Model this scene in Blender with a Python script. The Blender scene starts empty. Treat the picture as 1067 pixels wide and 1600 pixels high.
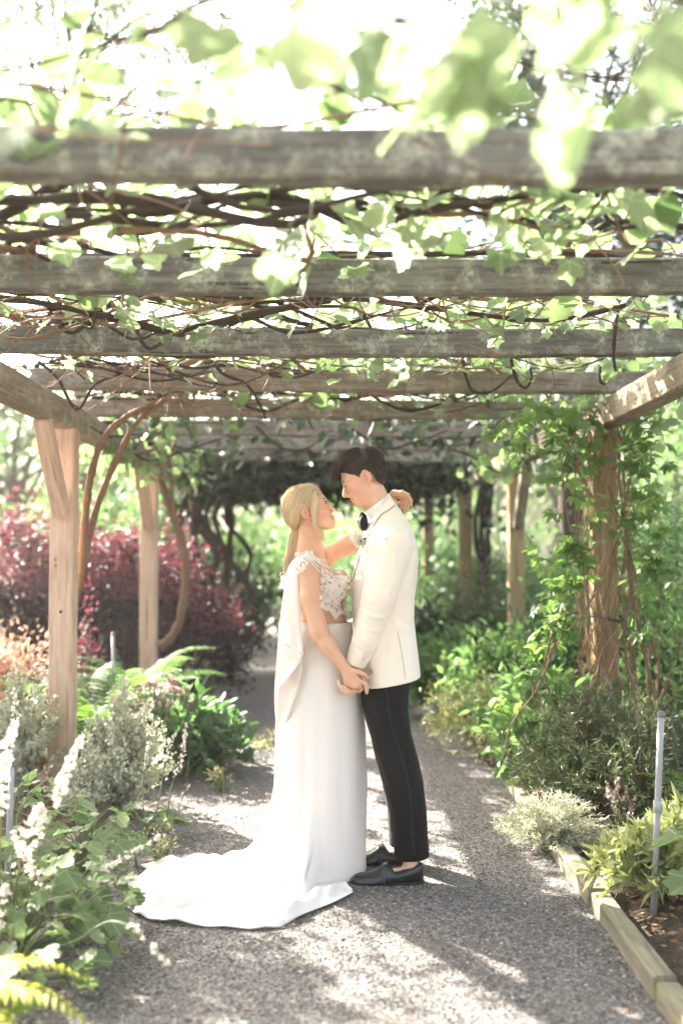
import bpy, bmesh, math, random
import numpy as np
from mathutils import Vector, Matrix

random.seed(7)
RNG = np.random.default_rng(7)
SC = bpy.context.scene
COL = SC.collection
R = math.radians

# ---------------------------------------------------------------- camera
CAM_H = 1.39
YAW = math.atan(17.5 / 1600)
PITCH = math.atan(65 / 1600)
cam_data = bpy.data.cameras.new('camera')
cam = bpy.data.objects.new('camera', cam_data)
COL.objects.link(cam)
cam.location = (0, 0, CAM_H)
cam.rotation_euler = (math.pi / 2 + PITCH, 0, -YAW)
cam_data.sensor_width = 36
cam_data.lens = 36
cam_data.clip_start = 0.05
cam_data.clip_end = 500
cam_data.dof.use_dof = True
cam_data.dof.focus_distance = 4.43
cam_data.dof.aperture_fstop = 1.1
SC.camera = cam

# ---------------------------------------------------------------- sky, sun, exposure
SUN_EL = R(33)
SUN_DIR = Vector((-0.68, 0.73, 0)).normalized()          # horizontally, towards the sun
SUN_AZ = math.atan2(SUN_DIR.x, SUN_DIR.y)                # clockwise from +Y is positive for +X
world = bpy.data.worlds.new('World')
SC.world = world
world.use_nodes = True
_n = world.node_tree.nodes
_bg = _n['Background']
_sky = _n.new('ShaderNodeTexSky')
_sky.sky_type = 'NISHITA'
_sky.sun_disc = False
_sky.sun_elevation = SUN_EL
_sky.sun_rotation = SUN_AZ
_sky.air_density = 1.0
_sky.dust_density = 7.0
_sky.ozone_density = 0.6
_bg.inputs['Strength'].default_value = 0.10
_hs = _n.new('ShaderNodeHueSaturation')                   # a milky, hazy sky
_hs.inputs['Saturation'].default_value = 0.55
world.node_tree.links.new(_sky.outputs[0], _hs.inputs['Color'])
world.node_tree.links.new(_hs.outputs[0], _bg.inputs[0])

sun_data = bpy.data.lights.new('sun', 'SUN')
sun_data.energy = 5.0
sun_data.angle = R(0.53)
sun_data.color = (1.0, 0.93, 0.82)
sun = bpy.data.objects.new('sun', sun_data)
COL.objects.link(sun)
_to_sun = Vector((SUN_DIR.x * math.cos(SUN_EL), SUN_DIR.y * math.cos(SUN_EL), math.sin(SUN_EL)))
sun.rotation_euler = _to_sun.to_track_quat('Z', 'Y').to_euler()

SC.view_settings.view_transform = 'Standard'
SC.view_settings.look = 'None'
SC.view_settings.exposure = 3.32
SC.view_settings.gamma = 1.0
SC.view_settings.use_curve_mapping = False
SC.render.engine = 'CYCLES'
SC.cycles.max_bounces = 10
SC.cycles.diffuse_bounces = 5
SC.cycles.transmission_bounces = 8
SC.cycles.transparent_max_bounces = 12
SC.cycles.use_denoising = True
SC.cycles.sample_clamp_indirect = 8.0

# ---------------------------------------------------------------- measuring helpers: photograph pixel -> place
_RM = cam.rotation_euler.to_matrix()
def ray(px, py):
    return _RM @ Vector(((px - 533.5) / 1600, (800 - py) / 1600, -1))
def at(px, py, Y):
    """the point seen at a pixel, Y metres down the path"""
    d = ray(px, py); t = Y / d.y
    return Vector((d.x * t, Y, CAM_H + d.z * t))
def on_ground(px, py, z=0.0):
    d = ray(px, py); t = (z - CAM_H) / d.z
    return Vector((d.x * t, d.y * t, z))

# ---------------------------------------------------------------- object helpers
def put(o, parent=None):
    COL.objects.link(o)
    if parent is not None:
        o.parent = parent
    return o
def tag(o, label=None, cat=None, group=None, kind=None):
    if label: o['label'] = label
    if cat: o['category'] = cat
    if group: o['group'] = group
    if kind: o['kind'] = kind
    return o
def thing(name, label, cat, loc=(0, 0, 0), rz=0, group=None):
    o = bpy.data.objects.new(name, None)
    o.empty_display_size = 0.1
    o.location = loc; o.rotation_euler = (0, 0, rz)
    put(o)
    return tag(o, label, cat, group)
def inst(name, mesh, parent=None, M=None):
    o = bpy.data.objects.new(name, mesh)
    put(o, parent)
    if M is not None: o.matrix_local = M
    return o

class MB:
    """collects shapes and makes them one mesh"""
    def __init__(s):
        s.V = []; s.F = {3: [], 4: []}; s.n = 0; s.MI = {3: [], 4: []}; s.T = []; s.poly = []
    def add(s, V, F, mat=0, tint=None):
        V = np.asarray(V, dtype=np.float64).reshape(-1, 3)
        if len(V) == 0: return s
        if isinstance(F, np.ndarray):
            k = F.shape[1]
            s.F[k].append(F + s.n); s.MI[k].append(np.full(len(F), mat, np.int32))
        else:
            for f in F:
                k = len(f)
                if k in (3, 4):
                    s.F[k].append(np.array([f]) + s.n); s.MI[k].append(np.array([mat], np.int32))
                else:
                    s.poly.append(([i + s.n for i in f], mat))
        s.V.append(V)
        t = np.zeros(len(V)) if tint is None else np.broadcast_to(np.asarray(tint, float), (len(V),))
        s.T.append(t)
        s.n += len(V)
        return s
    def mesh(s, name, mats, smooth=True):
        V = np.concatenate(s.V) if s.V else np.zeros((0, 3))
        T = np.concatenate(s.T) if s.T else np.zeros(0)
        f3 = np.concatenate(s.F[3]) if s.F[3] else np.zeros((0, 3), int)
        f4 = np.concatenate(s.F[4]) if s.F[4] else np.zeros((0, 4), int)
        m3 = np.concatenate(s.MI[3]) if s.MI[3] else np.zeros(0, int)
        m4 = np.concatenate(s.MI[4]) if s.MI[4] else np.zeros(0, int)
        loops = [f3.ravel(), f4.ravel()] + [np.array(p[0]) for p in s.poly]
        tot = np.concatenate([np.full(len(f3), 3), np.full(len(f4), 4), np.array([len(p[0]) for p in s.poly], int)]).astype(np.int32)
        mi = np.concatenate([m3, m4, np.array([p[1] for p in s.poly], int)]).astype(np.int32)
        L = np.concatenate(loops).astype(np.int32) if loops else np.zeros(0, np.int32)
        me = bpy.data.meshes.new(name)
        me.vertices.add(len(V)); me.vertices.foreach_set('co', V.astype(np.float32).ravel())
        me.loops.add(len(L)); me.loops.foreach_set('vertex_index', L)
        me.polygons.add(len(tot))
        st = np.zeros(len(tot), np.int32); st[1:] = np.cumsum(tot)[:-1]
        me.polygons.foreach_set('loop_start', st)
        if len(tot):
            me.polygons.foreach_set('material_index', mi)
            me.polygons.foreach_set('use_smooth', np.full(len(tot), bool(smooth)))
        if np.any(T):
            a = me.attributes.new('tint', 'FLOAT', 'POINT'); a.data.foreach_set('value', T.astype(np.float32))
        me.update(calc_edges=True); me.validate()
        for m in (mats if isinstance(mats, (list, tuple)) else [mats]): me.materials.append(m)
        return me
    def build(s, name, mats, parent=None, smooth=True):
        return inst(name, s.mesh(name, mats, smooth), parent)

def rings(Rg, closed=True, caps=True):
    """Rg: (m, n, 3) rings joined into a skin"""
    Rg = np.asarray(Rg, float); m, n, _ = Rg.shape
    V = Rg.reshape(-1, 3)
    i = np.arange(m - 1)[:, None]; j = np.arange(n if closed else n - 1)[None, :]
    j2 = (j + 1) % n
    F = np.stack([i * n + j, i * n + j2, (i + 1) * n + j2, (i + 1) * n + j], -1).reshape(-1, 4)
    if closed and caps:
        c0 = Rg[0].mean(0); c1 = Rg[-1].mean(0)
        V = np.concatenate([V, [c0, c1]])
        jj = np.arange(n); k = (jj + 1) % n
        f0 = np.stack([np.full(n, m * n), k, jj], -1)
        f1 = np.stack([np.full(n, m * n + 1), (m - 1) * n + jj, (m - 1) * n + k], -1)
        return V, [F, np.concatenate([f0, f1])]
    return V, [F]
def add_rings(mb, Rg, mat=0, closed=True, caps=True, tint=None):
    V, Fs = rings(Rg, closed, caps)
    mb.add(V, Fs[0], mat, tint)
    if len(Fs) > 1:
        F = Fs[1]; mb.n -= len(V)
        mb.F[3].append(F + mb.n); mb.MI[3].append(np.full(len(F), mat, np.int32)); mb.n += len(V)

def tube(mb, pts, rad, n=8, mat=0, tint=None, caps=True, lump=0.0):
    P = np.asarray([tuple(p) for p in pts], float); m = len(P)
    rad = np.broadcast_to(np.asarray(rad, float), (m,))
    T = np.gradient(P, axis=0); T /= np.linalg.norm(T, axis=1)[:, None] + 1e-9
    u = np.cross(T[0], [0, 0, 1.0])
    if np.linalg.norm(u) < 1e-3: u = np.cross(T[0], [1.0, 0, 0])
    u /= np.linalg.norm(u)
    ang = np.arange(n) / n * 2 * math.pi
    out = np.zeros((m, n, 3))
    for i in range(m):
        u = u - T[i] * np.dot(u, T[i]); u /= np.linalg.norm(u) + 1e-9
        v = np.cross(T[i], u)
        r = rad[i] * (1 + lump * (RNG.random(n) - .5)) if lump else rad[i]
        out[i] = P[i] + (np.cos(ang) * r)[:, None] * u + (np.sin(ang) * r)[:, None] * v
    add_rings(mb, out, mat, True, caps, tint)

def spline(pts, k=6):
    """Catmull-Rom through points, k steps per span"""
    P = [np.array(tuple(p), float) for p in pts]
    P = [2 * P[0] - P[1]] + P + [2 * P[-1] - P[-2]]
    out = []
    for i in range(1, len(P) - 2):
        a, b, c, d = P[i - 1:i + 3]
        for q in range(k):
            t = q / k
            out.append(.5 * ((2 * b) + (-a + c) * t + (2 * a - 5 * b + 4 * c - d) * t * t + (-a + 3 * b - 3 * c + d) * t ** 3))
    out.append(P[-2])
    return np.array(out)

def box(mb, a, b, bev=0.0, mat=0, tint=None):
    """axis-aligned box a..b with chamfered long edges (length along its first axis)"""
    a = np.minimum(a, b).astype(float) if True else a; b = np.maximum(a, b)
    x0, y0, z0 = a; x1, y1, z1 = b
    if bev <= 0:
        V = [(x0,y0,z0),(x1,y0,z0),(x1,y1,z0),(x0,y1,z0),(x0,y0,z1),(x1,y0,z1),(x1,y1,z1),(x0,y1,z1)]
        mb.add(V, np.array([(0,3,2,1),(4,5,6,7),(0,1,5,4),(1,2,6,5),(2,3,7,6),(3,0,4,7)]), mat, tint); return
    c = bev
    sec = [(y0+c,z0),(y1-c,z0),(y1,z0+c),(y1,z1-c),(y1-c,z1),(y0+c,z1),(y0,z1-c),(y0,z0+c)]
    cy, cz = (y0+y1)/2, (z0+z1)/2
    def ring(x, k): return [(x, cy+(y-cy)*k[0], cz+(z-cz)*k[1]) for y, z in sec]
    ky, kz = 1 - 2*c/(y1-y0), 1 - 2*c/(z1-z0)
    Rg = [ring(x0,(ky,kz)), ring(x0+c,(1,1)), ring(x1-c,(1,1)), ring(x1,(ky,kz))]
    add_rings(mb, np.array(Rg), mat, True, True, tint)

# ---------------------------------------------------------------- materials
def new_mat(name):
    m = bpy.data.materials.new(name); m.use_nodes = True
    nt = m.node_tree
    return m, nt, nt.nodes, nt.links, nt.nodes['Principled BSDF']
def N(nt, typ, **kw):
    n = nt.nodes.new('ShaderNode' + typ)
    for k, v in kw.items():
        if k in ('operation', 'blend_type', 'data_type', 'noise_dimensions', 'feature', 'wave_type', 'bands_direction', 'attribute_name', 'interpolation', 'distance'):
            try: setattr(n, k, v); continue
            except Exception: pass
        n.inputs[k.replace('_', ' ')].default_value = v
    return n
def ramp(nt, fac, stops, interp='LINEAR'):
    r = nt.nodes.new('ShaderNodeValToRGB'); e = r.color_ramp.elements
    r.color_ramp.interpolation = interp
    while len(e) < len(stops): e.new(0.5)
    for x, (p, c) in zip(e, stops):
        x.position = p; x.color = (*c, 1) if len(c) == 3 else c
    nt.links.new(fac, r.inputs[0])
    return r
def mixc(nt, fac, a, b, blend='MIX'):
    m = nt.nodes.new('ShaderNodeMix'); m.data_type = 'RGBA'; m.blend_type = blend
    for s, v in ((m.inputs[0], fac), (m.inputs[6], a), (m.inputs[7], b)):
        if hasattr(v, 'is_output'): nt.links.new(v, s)
        elif isinstance(v, (int, float)): s.default_value = v
        else: s.default_value = (*v, 1) if len(v) == 3 else v
    return m.outputs[2]
def bump(nt, height, bsdf, strength=.3, dist=.01):
    b = nt.nodes.new('ShaderNodeBump'); b.inputs['Strength'].default_value = strength; b.inputs['Distance'].default_value = dist
    nt.links.new(height, b.inputs['Height']); nt.links.new(b.outputs[0], bsdf.inputs['Normal'])
    return b
def coords(nt, kind='Object', scale=(1, 1, 1), rand=True):
    tc = nt.nodes.new('ShaderNodeTexCoord'); mp = nt.nodes.new('ShaderNodeMapping')
    mp.inputs['Scale'].default_value = scale
    nt.links.new(tc.outputs[kind], mp.inputs[0])
    if rand:
        oi = nt.nodes.new('ShaderNodeObjectInfo')
        mu = nt.nodes.new('ShaderNodeMath'); mu.operation = 'MULTIPLY'; mu.inputs[1].default_value = 37.0
        nt.links.new(oi.outputs['Random'], mu.inputs[0])
        cx = nt.nodes.new('ShaderNodeCombineXYZ')
        for i in range(3): nt.links.new(mu.outputs[0], cx.inputs[i])
        nt.links.new(cx.outputs[0], mp.inputs['Location'])
    return mp.outputs[0]
def noise(nt, vec, scale, detail=4, rough=.55, dist=0.0):
    n = N(nt, 'TexNoise', Scale=scale, Detail=detail, Roughness=rough, Distortion=dist)
    if vec is not None: nt.links.new(vec, n.inputs['Vector'])
    return n.outputs['Fac']

def wood(name, dark, mid, light, lichen=None, rough=.8, lichen_amt=.55):
    m, nt, nd, ln, p = new_mat(name)
    v = coords(nt, 'Object', (1.2, 14, 14))
    g = noise(nt, v, 3.5, 6, .62, .6)
    v2 = coords(nt, 'Object', (1, 1, 1))
    big = noise(nt, v2, 2.2, 3)
    c = ramp(nt, g, [(.28, dark), (.48, mid), (.72, light)]).outputs[0]
    c = mixc(nt, ramp(nt, big, [(.35, (0, 0, 0)), (.75, (.55, .55, .55))]).outputs[0], c, tuple(x * .55 for x in mid))
    # cracks along the grain
    v3 = coords(nt, 'Object', (.7, 26, 26))
    cr = noise(nt, v3, 2.0, 2, .5, .3)
    crr = ramp(nt, cr, [(.29, (1, 1, 1)), (.34, (0, 0, 0))]).outputs[0]
    c = mixc(nt, crr, c, tuple(x * .35 for x in dark))
    if lichen:
        s = noise(nt, v2, 9, 7, .7)
        s5 = noise(nt, v2, 60, 4, .8)
        a = ramp(nt, s, [(lichen_amt - .03, (0, 0, 0)), (lichen_amt + .12, (1, 1, 1))]).outputs[0]
        a = mixc(nt, 1.0, a, ramp(nt, s5, [(.36, (0, 0, 0)), (.56, (.85, .85, .85))]).outputs[0], 'MULTIPLY')
        c = mixc(nt, a, c, lichen)
    ln.new(c, p.inputs['Base Color'])
    p.inputs['Roughness'].default_value = rough
    p.inputs['Specular IOR Level'].default_value = .25
    bump(nt, g, p, .5, .006)
    return m

def vein_mask(nt):
    """veins fanning out from the stalk of a palmate leaf, in the leaf's own coordinates"""
    tc = nt.nodes.new('ShaderNodeTexCoord'); sx = nt.nodes.new('ShaderNodeSeparateXYZ'); nt.links.new(tc.outputs['Object'], sx.inputs[0])
    def M(op, a, b=None):
        m = nt.nodes.new('ShaderNodeMath'); m.operation = op
        for i, v in enumerate((a, b)):
            if v is None: continue
            if hasattr(v, 'is_output'): nt.links.new(v, m.inputs[i])
            else: m.inputs[i].default_value = v
        return m.outputs[0]
    xx = M('SUBTRACT', sx.outputs[0], .12)
    a = M('ARCTAN2', sx.outputs[1], xx)
    r = M('SQRT', M('ADD', M('MULTIPLY', xx, xx), M('MULTIPLY', sx.outputs[1], sx.outputs[1])))
    s = M('MULTIPLY', M('ABSOLUTE', M('SINE', M('MULTIPLY', a, 2.9))), r)
    return ramp(nt, s, [(.0, (1, 1, 1)), (.035, (0, 0, 0))]).outputs[0]
def leaf_mat(name, c0, c1, c2, trans=.4, tcol=None, rough=.45, veins=False, obj_rand=False):
    """colour runs c0..c2 with the leaf's own tint; part of the light passes through"""
    m, nt, nd, ln, p = new_mat(name)
    if obj_rand:
        oi = nd.new('ShaderNodeObjectInfo'); fac = oi.outputs['Random']
    else:
        at_ = nd.new('ShaderNodeAttribute'); at_.attribute_name = 'tint'; fac = at_.outputs['Fac']
    c = ramp(nt, fac, [(0, c0), (.5, c1), (1, c2)]).outputs[0]
    ns = noise(nt, coords(nt, 'Object', (1, 1, 1), False), 35, 3)
    c = mixc(nt, ramp(nt, ns, [(.3, (0, 0, 0)), (.8, (.4, .4, .4))]).outputs[0], c, tuple(x * .6 for x in c1))
    if veins: c = mixc(nt, vein_mask(nt), c, tuple(min(1, x * 1.7 + .03) for x in c2))
    ln.new(c, p.inputs['Base Color'])
    p.inputs['Roughness'].default_value = rough
    p.inputs['Specular IOR Level'].default_value = .35
    tr = nd.new('ShaderNodeBsdfTranslucent')
    t = mixc(nt, 1.0, c, tcol or (1.5, 1.6, .5), 'MULTIPLY')
    ln.new(t, tr.inputs[0])
    mx = nd.new('ShaderNodeMixShader'); mx.inputs[0].default_value = trans
    ln.new(p.outputs[0], mx.inputs[1]); ln.new(tr.outputs[0], mx.inputs[2])
    ln.new(mx.outputs[0], nd['Material Output'].inputs[0])
    return m

def plain(name, col, rough=.6, spec=.4, metal=0.0, noise_amt=.15, nscale=20, bumpy=0.0):
    m, nt, nd, ln, p = new_mat(name)
    v = coords(nt, 'Object')
    ns = noise(nt, v, nscale, 5)
    c = mixc(nt, ns, tuple(x * (1 - noise_amt) for x in col), tuple(min(1, x * (1 + noise_amt)) for x in col))
    ln.new(c, p.inputs['Base Color'])
    p.inputs['Roughness'].default_value = rough; p.inputs['Specular IOR Level'].default_value = spec; p.inputs['Metallic'].default_value = metal
    if bumpy: bump(nt, ns, p, bumpy, .004)
    return m
# ================================================================ the ground
m, nt, nd, ln, p = new_mat('garden_soil')
v = coords(nt, 'Object', rand=False)
s1 = noise(nt, v, 14, 8, .7); s2 = noise(nt, v, 70, 4, .7); s3 = noise(nt, v, .8, 3)
c = ramp(nt, s1, [(.3, (.022, .015, .010)), (.5, (.06, .042, .028)), (.7, (.12, .085, .06))]).outputs[0]
c = mixc(nt, ramp(nt, s2, [(.55, (0, 0, 0)), (.62, (.8, .8, .8))]).outputs[0], c, (.16, .10, .06))
ln.new(c, p.inputs['Base Color']); p.inputs['Roughness'].default_value = .95
bump(nt, s2, p, .9, .03)
M_SOIL = m

def hnoise(x, y):
    return (np.sin(x * 1.7 + y * .6) * np.sin(y * 1.3 - x * .4 + 1.0) * .5 + np.sin(x * 4.1 + 2) * np.sin(y * 3.7) * .25)
def ground_z(x, y):
    """beds lie a little above the path, the land rises gently behind and to the sides"""
    ax = np.abs(x)
    bed = np.clip((ax - 1.12) / .12, 0, 1) * .05
    bed = np.where((y > 1.5) & (y < 13), bed, bed * .2)
    side = np.clip((ax - 1.6) / 12, 0, 1) * .5 + .05 * hnoise(x, y) * np.clip((ax - 1.3) / 1.0, 0, 1)
    return bed + side - .004
def axis(lo, hi, fine_lo, fine_hi, step, coarse):
    a = np.arange(fine_lo, fine_hi + 1e-6, step)
    l = fine_lo - np.cumsum(coarse * 1.35 ** np.arange(40)); l = l[l > lo]
    h = fine_hi + np.cumsum(coarse * 1.35 ** np.arange(40)); h = h[h < hi]
    return np.concatenate([[lo], l[::-1], a, h, [hi]])
gx = axis(-110, 110, -4, 4, .1, .2); gy = axis(-12, 120, 0, 14, .1, .2)
X, Y = np.meshgrid(gx, gy)
Z = ground_z(X, Y)
mb = MB()
add_rings(mb, np.stack([X, Y, Z], -1), closed=False)
tag(mb.build('ground', M_SOIL), kind='structure')

# ================================================================ the gravel path (swings left far back)
def path_mid(y):
    return -.03 - .045 * np.clip(y - 8.5, 0, None) ** 1.5
m, nt, nd, ln, p = new_mat('path_gravel')
v = coords(nt, 'Object', rand=False)
vo = N(nt, 'TexVoronoi', Scale=95.0); ln.new(v, vo.inputs['Vector'])
g1 = noise(nt, v, 160, 4, .7); g2 = noise(nt, v, 1.6, 4)
sep = nd.new('ShaderNodeSeparateColor'); ln.new(vo.outputs['Color'], sep.inputs[0])
c = ramp(nt, sep.outputs[0], [(0, (.045, .042, .040)), (.5, (.108, .098, .090)), (.85, (.17, .15, .135)), (1, (.27, .25, .23))]).outputs[0]
c = mixc(nt, ramp(nt, g2, [(.4, (0, 0, 0)), (.7, (.5, .5, .5))]).outputs[0], c, (.10, .078, .062))
ln.new(c, p.inputs['Base Color']); p.inputs['Roughness'].default_value = .9
bump(nt, vo.outputs['Distance'], p, -.8, .008)
M_GRAVEL = m
ys = np.concatenate([np.arange(-1.4, 12, .1), np.arange(12, 40, .5)])
us = np.linspace(-1, 1, 25)
U, Yg = np.meshgrid(us, ys)
half = 1.06 + .02 * np.sin(Yg * 3.1 + U)
Xg = path_mid(Yg) + U * half
Zg = .012 + .01 * (1 - U ** 2) + .005 * hnoise(Xg * 4, Yg * 4)
mb = MB(); add_rings(mb, np.stack([Xg, Yg, Zg], -1), closed=False)
tag(mb.build('path', M_GRAVEL), kind='structure')
def path_z(x, y):
    u = (x - path_mid(y)) / 1.06
    return .012 + .01 * (1 - u ** 2) + .005 * hnoise(x * 4, y * 4)

# added pale gravel sheet, unseen behind the viewer, to bounce sunlight onto the couple
m, nt, nd, ln, p = new_mat('bounce_gravel')
g1 = noise(nt, coords(nt, 'Object', rand=False), 60, 5, .7)
ln.new(ramp(nt, g1, [(.3, (.42, .375, .33)), (.7, (.58, .53, .47))]).outputs[0], p.inputs['Base Color']); p.inputs['Roughness'].default_value = .9
xs_, ys_ = np.meshgrid(np.linspace(-7, 7, 50), np.linspace(-11.5, -1.42, 36)); mb = MB()
add_rings(mb, np.stack([xs_, ys_, ground_z(xs_, ys_) + .03], -1), closed=False)
tag(mb.build('bounce_ground', m), kind='structure')

# loose stones of the gravel
m, nt, nd, ln, p = new_mat('gravel_stone')
at_ = nd.new('ShaderNodeAttribute'); at_.attribute_name = 'tint'
c = ramp(nt, at_.outputs['Fac'], [(0, (.032, .031, .031)), (.45, (.092, .085, .080)), (.8, (.18, .155, .14)), (.93, (.24, .22, .20)), (1, (.36, .34, .32))]).outputs[0]
ln.new(c, p.inputs['Base Color']); p.inputs['Roughness'].default_value = .85
M_STONE = m
def stones(name, P, size, mat, flat=.6, tint=None):
    """many rough little stones as one mesh: a six-cornered block each"""
    n = len(P)
    T = np.array([(1,0,0),(0,1,0),(-1,0,0),(0,-1,0),(.15,.1,.8)], float)
    F = np.array([(0,1,4),(1,2,4),(2,3,4),(3,0,4)])
    J = T[None] * (1 + (RNG.random((n, 5, 1)) - .5) * .7)
    J[:, :, 2] *= flat
    a = RNG.random(n) * 6.28; ca, sa = np.cos(a)[:, None], np.sin(a)[:, None]
    x = J[:, :, 0] * ca - J[:, :, 1] * sa; y = J[:, :, 0] * sa + J[:, :, 1] * ca
    tilt = (RNG.random((n, 1)) - .5) * .9
    J = np.stack([x, y, J[:, :, 2] + x * tilt], -1) * np.asarray(size)[:, None, None]
    V = (J + P[:, None, :]).reshape(-1, 3)
    FF = (F[None] + (np.arange(n) * 5)[:, None, None]).reshape(-1, 3)
    t = RNG.random(n) if tint is None else tint
    mb = MB(); mb.add(V, FF, 0, np.repeat(t, 5) + 1e-4)
    return mb.build(name, mat, smooth=False)
def pts_in(n, y0, y1, power):
    y = y0 + (y1 - y0) * RNG.random(n) ** power
    x = path_mid(y) + (RNG.random(n) * 2 - 1) * 1.06
    return x, y
x, y = pts_in(95000, 2.7, 9.0, 1.7)
P = np.stack([x, y, path_z(x, y) + .001], -1)
tag(stones('gravel', P, .0026 + .0045 * RNG.random(len(x)) ** 2 + .006 * RNG.random(len(x)) ** 40, M_STONE), 'loose grey gravel stones covering the garden path', 'gravel', kind='stuff')

# dry leaves and bark chips on the beds
M_CHIP = leaf_mat('dry_leaf', (.10, .045, .02), (.22, .11, .05), (.42, .27, .15), .2, (1.2, 1, .6), .7)
# ================================================================ pergola
M_POST = wood('post_wood', (.38, .25, .175), (.58, .42, .315), (.69, .54, .43), None)
M_POSTG = wood('post_wood_mossy', (.17, .125, .06), (.33, .25, .13), (.46, .36, .22), (.20, .19, .06), lichen_amt=.6)
M_RAFT = wood('rafter_wood', (.045, .045, .040), (.115, .113, .10), (.20, .195, .175), (.34, .37, .30), lichen_amt=.50)
M_RAFT_LIT = wood('rafter_wood_bounce_lit', (.085, .07, .054), (.19, .16, .125), (.29, .25, .205), (.34, .35, .30), lichen_amt=.52)  # lighter copy of the rafter wood: bounced light painted into the farther rafters
M_GIRD = wood('girder_wood', (.13, .105, .075), (.24, .195, .14), (.34, .285, .215), (.36, .38, .31), lichen_amt=.54)
M_KERB = wood('kerb_wood', (.085, .072, .05), (.17, .15, .105), (.27, .24, .18), (.17, .20, .08), lichen_amt=.55)
M_STEEL = plain('galvanised_bolt', (.35, .35, .34), .4, .5, 1.0)
M_HOLE = plain('knot_hole', (.02, .015, .01), .9, .1)

def weathered(mb, L, w, h, seg=10, wob=.006, bev=.008, taper=0.0):
    """a sawn timber along local X from 0 to L, with soft arrises and a slightly uneven run"""
    xs = np.concatenate([[0], np.linspace(.008, L - .008, seg), [L]])
    c = bev; y1, z1 = w / 2, h / 2
    sec = np.array([(-y1+c,-z1),(y1-c,-z1),(y1,-z1+c),(y1,z1-c),(y1-c,z1),(-y1+c,z1),(-y1,z1-c),(-y1,-z1+c)])
    Rg = []
    for i, x in enumerate(xs):
        k = 1 - 2 * c / min(w, h) if i in (0, len(xs) - 1) else 1
        jit = (RNG.random((8, 2)) - .5) * wob * .8
        off = np.array([math.sin(x * 2.1 + L) * wob, math.sin(x * 1.3 + 2 * L) * wob])
        s = sec * k + jit + off
        Rg.append(np.column_stack([np.full(8, x), s]))
    add_rings(mb, np.array(Rg))
def timber(name, p0, p1, w, h, mat, parent, roll=0.0, wob=.006, seg=10):
    p0, p1 = Vector(p0), Vector(p1); d = p1 - p0
    mb = MB(); weathered(mb, d.length, w, h, seg, wob)
    o = mb.build(name, mat, parent, smooth=False)
    X = d.normalized(); up = Vector((0, 0, 1)) if abs(X.z) < .9 else Vector((0, 1, 0))
    Yv = up.cross(X).normalized(); Zv = X.cross(Yv)
    M = Matrix((X, Yv, Zv)).transposed().to_4x4() @ Matrix.Rotation(roll, 4, 'X')
    M.translation = p0
    o.matrix_local = M
    return o

pergola = thing('pergola', 'weathered timber pergola over the gravel path, posts at both sides and rafters across', 'pergola')
GX_L, GX_R = -1.53, 1.58
Z_G0, Z_G1, Z_R1 = 2.115, 2.262, 2.40
POST_Y = [2.95, 5.92, 8.70, 11.4, 14.1]
RAFT_Y = [-.84, .24, 1.32, 2.40, 3.48, 4.55, 5.63, 6.72, 7.80, 8.88, 9.96, 11.04, 12.12, 13.2, 14.28]
def curve_x(y): return -.02 * max(0, y - 9) ** 1.5
# girders along the sides: the frontmost ends at the first pair of posts in view, one beam per bay, a hand's width past the post
for side, gx in ((-1, GX_L), (1, GX_R)):
    ys = [-1.2, .55, 5.98, 11.48, 15.0]
    for a, b in zip(ys[:-1], ys[1:]):
        timber('girder', (gx + curve_x(a), a + .004, (Z_G0 + Z_G1) / 2), (gx + curve_x(b), b, (Z_G0 + Z_G1) / 2), .115, Z_G1 - Z_G0, M_GIRD, pergola, seg=24)
for i, y in enumerate(POST_Y):
    for side, gx in ((-1, GX_L), (1, GX_R)):
        if i == 0: continue                                     # that pair stands outside the picture
        x = gx + curve_x(y)
        zb = float(ground_z(np.array(x), np.array(y))) - .05
        mt = M_POST if side < 0 else M_POSTG
        po = timber('post', (x, y, zb), (x, y, Z_G0 - .003), .135, .135, mt, pergola, wob=.002, seg=16)
        if i <= 2 and not (i == 1 and side > 0):
            # knee brace from the post up to the girder, towards the viewer
            L = .52
            timber('brace', (x, y - .075, Z_G0 - .50), (x, y - .50, Z_G0 + .0), .085, .09, M_POST if side < 0 else M_GIRD, pergola, wob=.002, seg=6)
        if i == 1 and side < 0:
            hb = MB(); 
            for dz, r in ((1.02, .006), (1.21, .004), (1.19, .003)):
                tube(hb, [(0, 0, 0), (.0, -.004, 0)], [r, r * .9], 8)
            k = MB(); tube(k, [(x + .003, y - .0745, 1.06), (x + .003, y - .064, 1.06)], [.009, .008], 10)
            tube(k, [(x - .03, y - .0725, 1.32), (x - .03, y - .064, 1.32)], [.005, .005], 8)
            tube(k, [(x - .031, y - .0725, 1.355), (x - .031, y - .064, 1.355)], [.0045, .0045], 8)
            kk = k.build('knot_hole', M_HOLE, pergola)
for j, y in enumerate(RAFT_Y):
    cx = curve_x(y); sag = (RNG.random(2) - .5) * .012
    x0, x1 = GX_L - .14 + cx - .10 * RNG.random(), GX_R + .13 + cx + .1 * RNG.random()
    if j < 6: x0, x1 = GX_L - .42, GX_R + .42
    timber('rafter', (x0, y, Z_R1 - .058 + sag[0]), (x1, y + .02 * (RNG.random() - .5), Z_R1 - .058 + sag[1]), .09, .115, M_RAFT if j < 6 else M_RAFT_LIT, pergola, seg=28, wob=.007)
# bolts where girder meets post at the right
for z in (2.15, 2.20):
    b = MB(); tube(b, [(GX_R - .062, 5.80 - (z - 2.15), z), (GX_R - .07, 5.80 - (z - 2.15), z)], [.011, .009], 8); b.build('bolt', M_STEEL, pergola)

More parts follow.
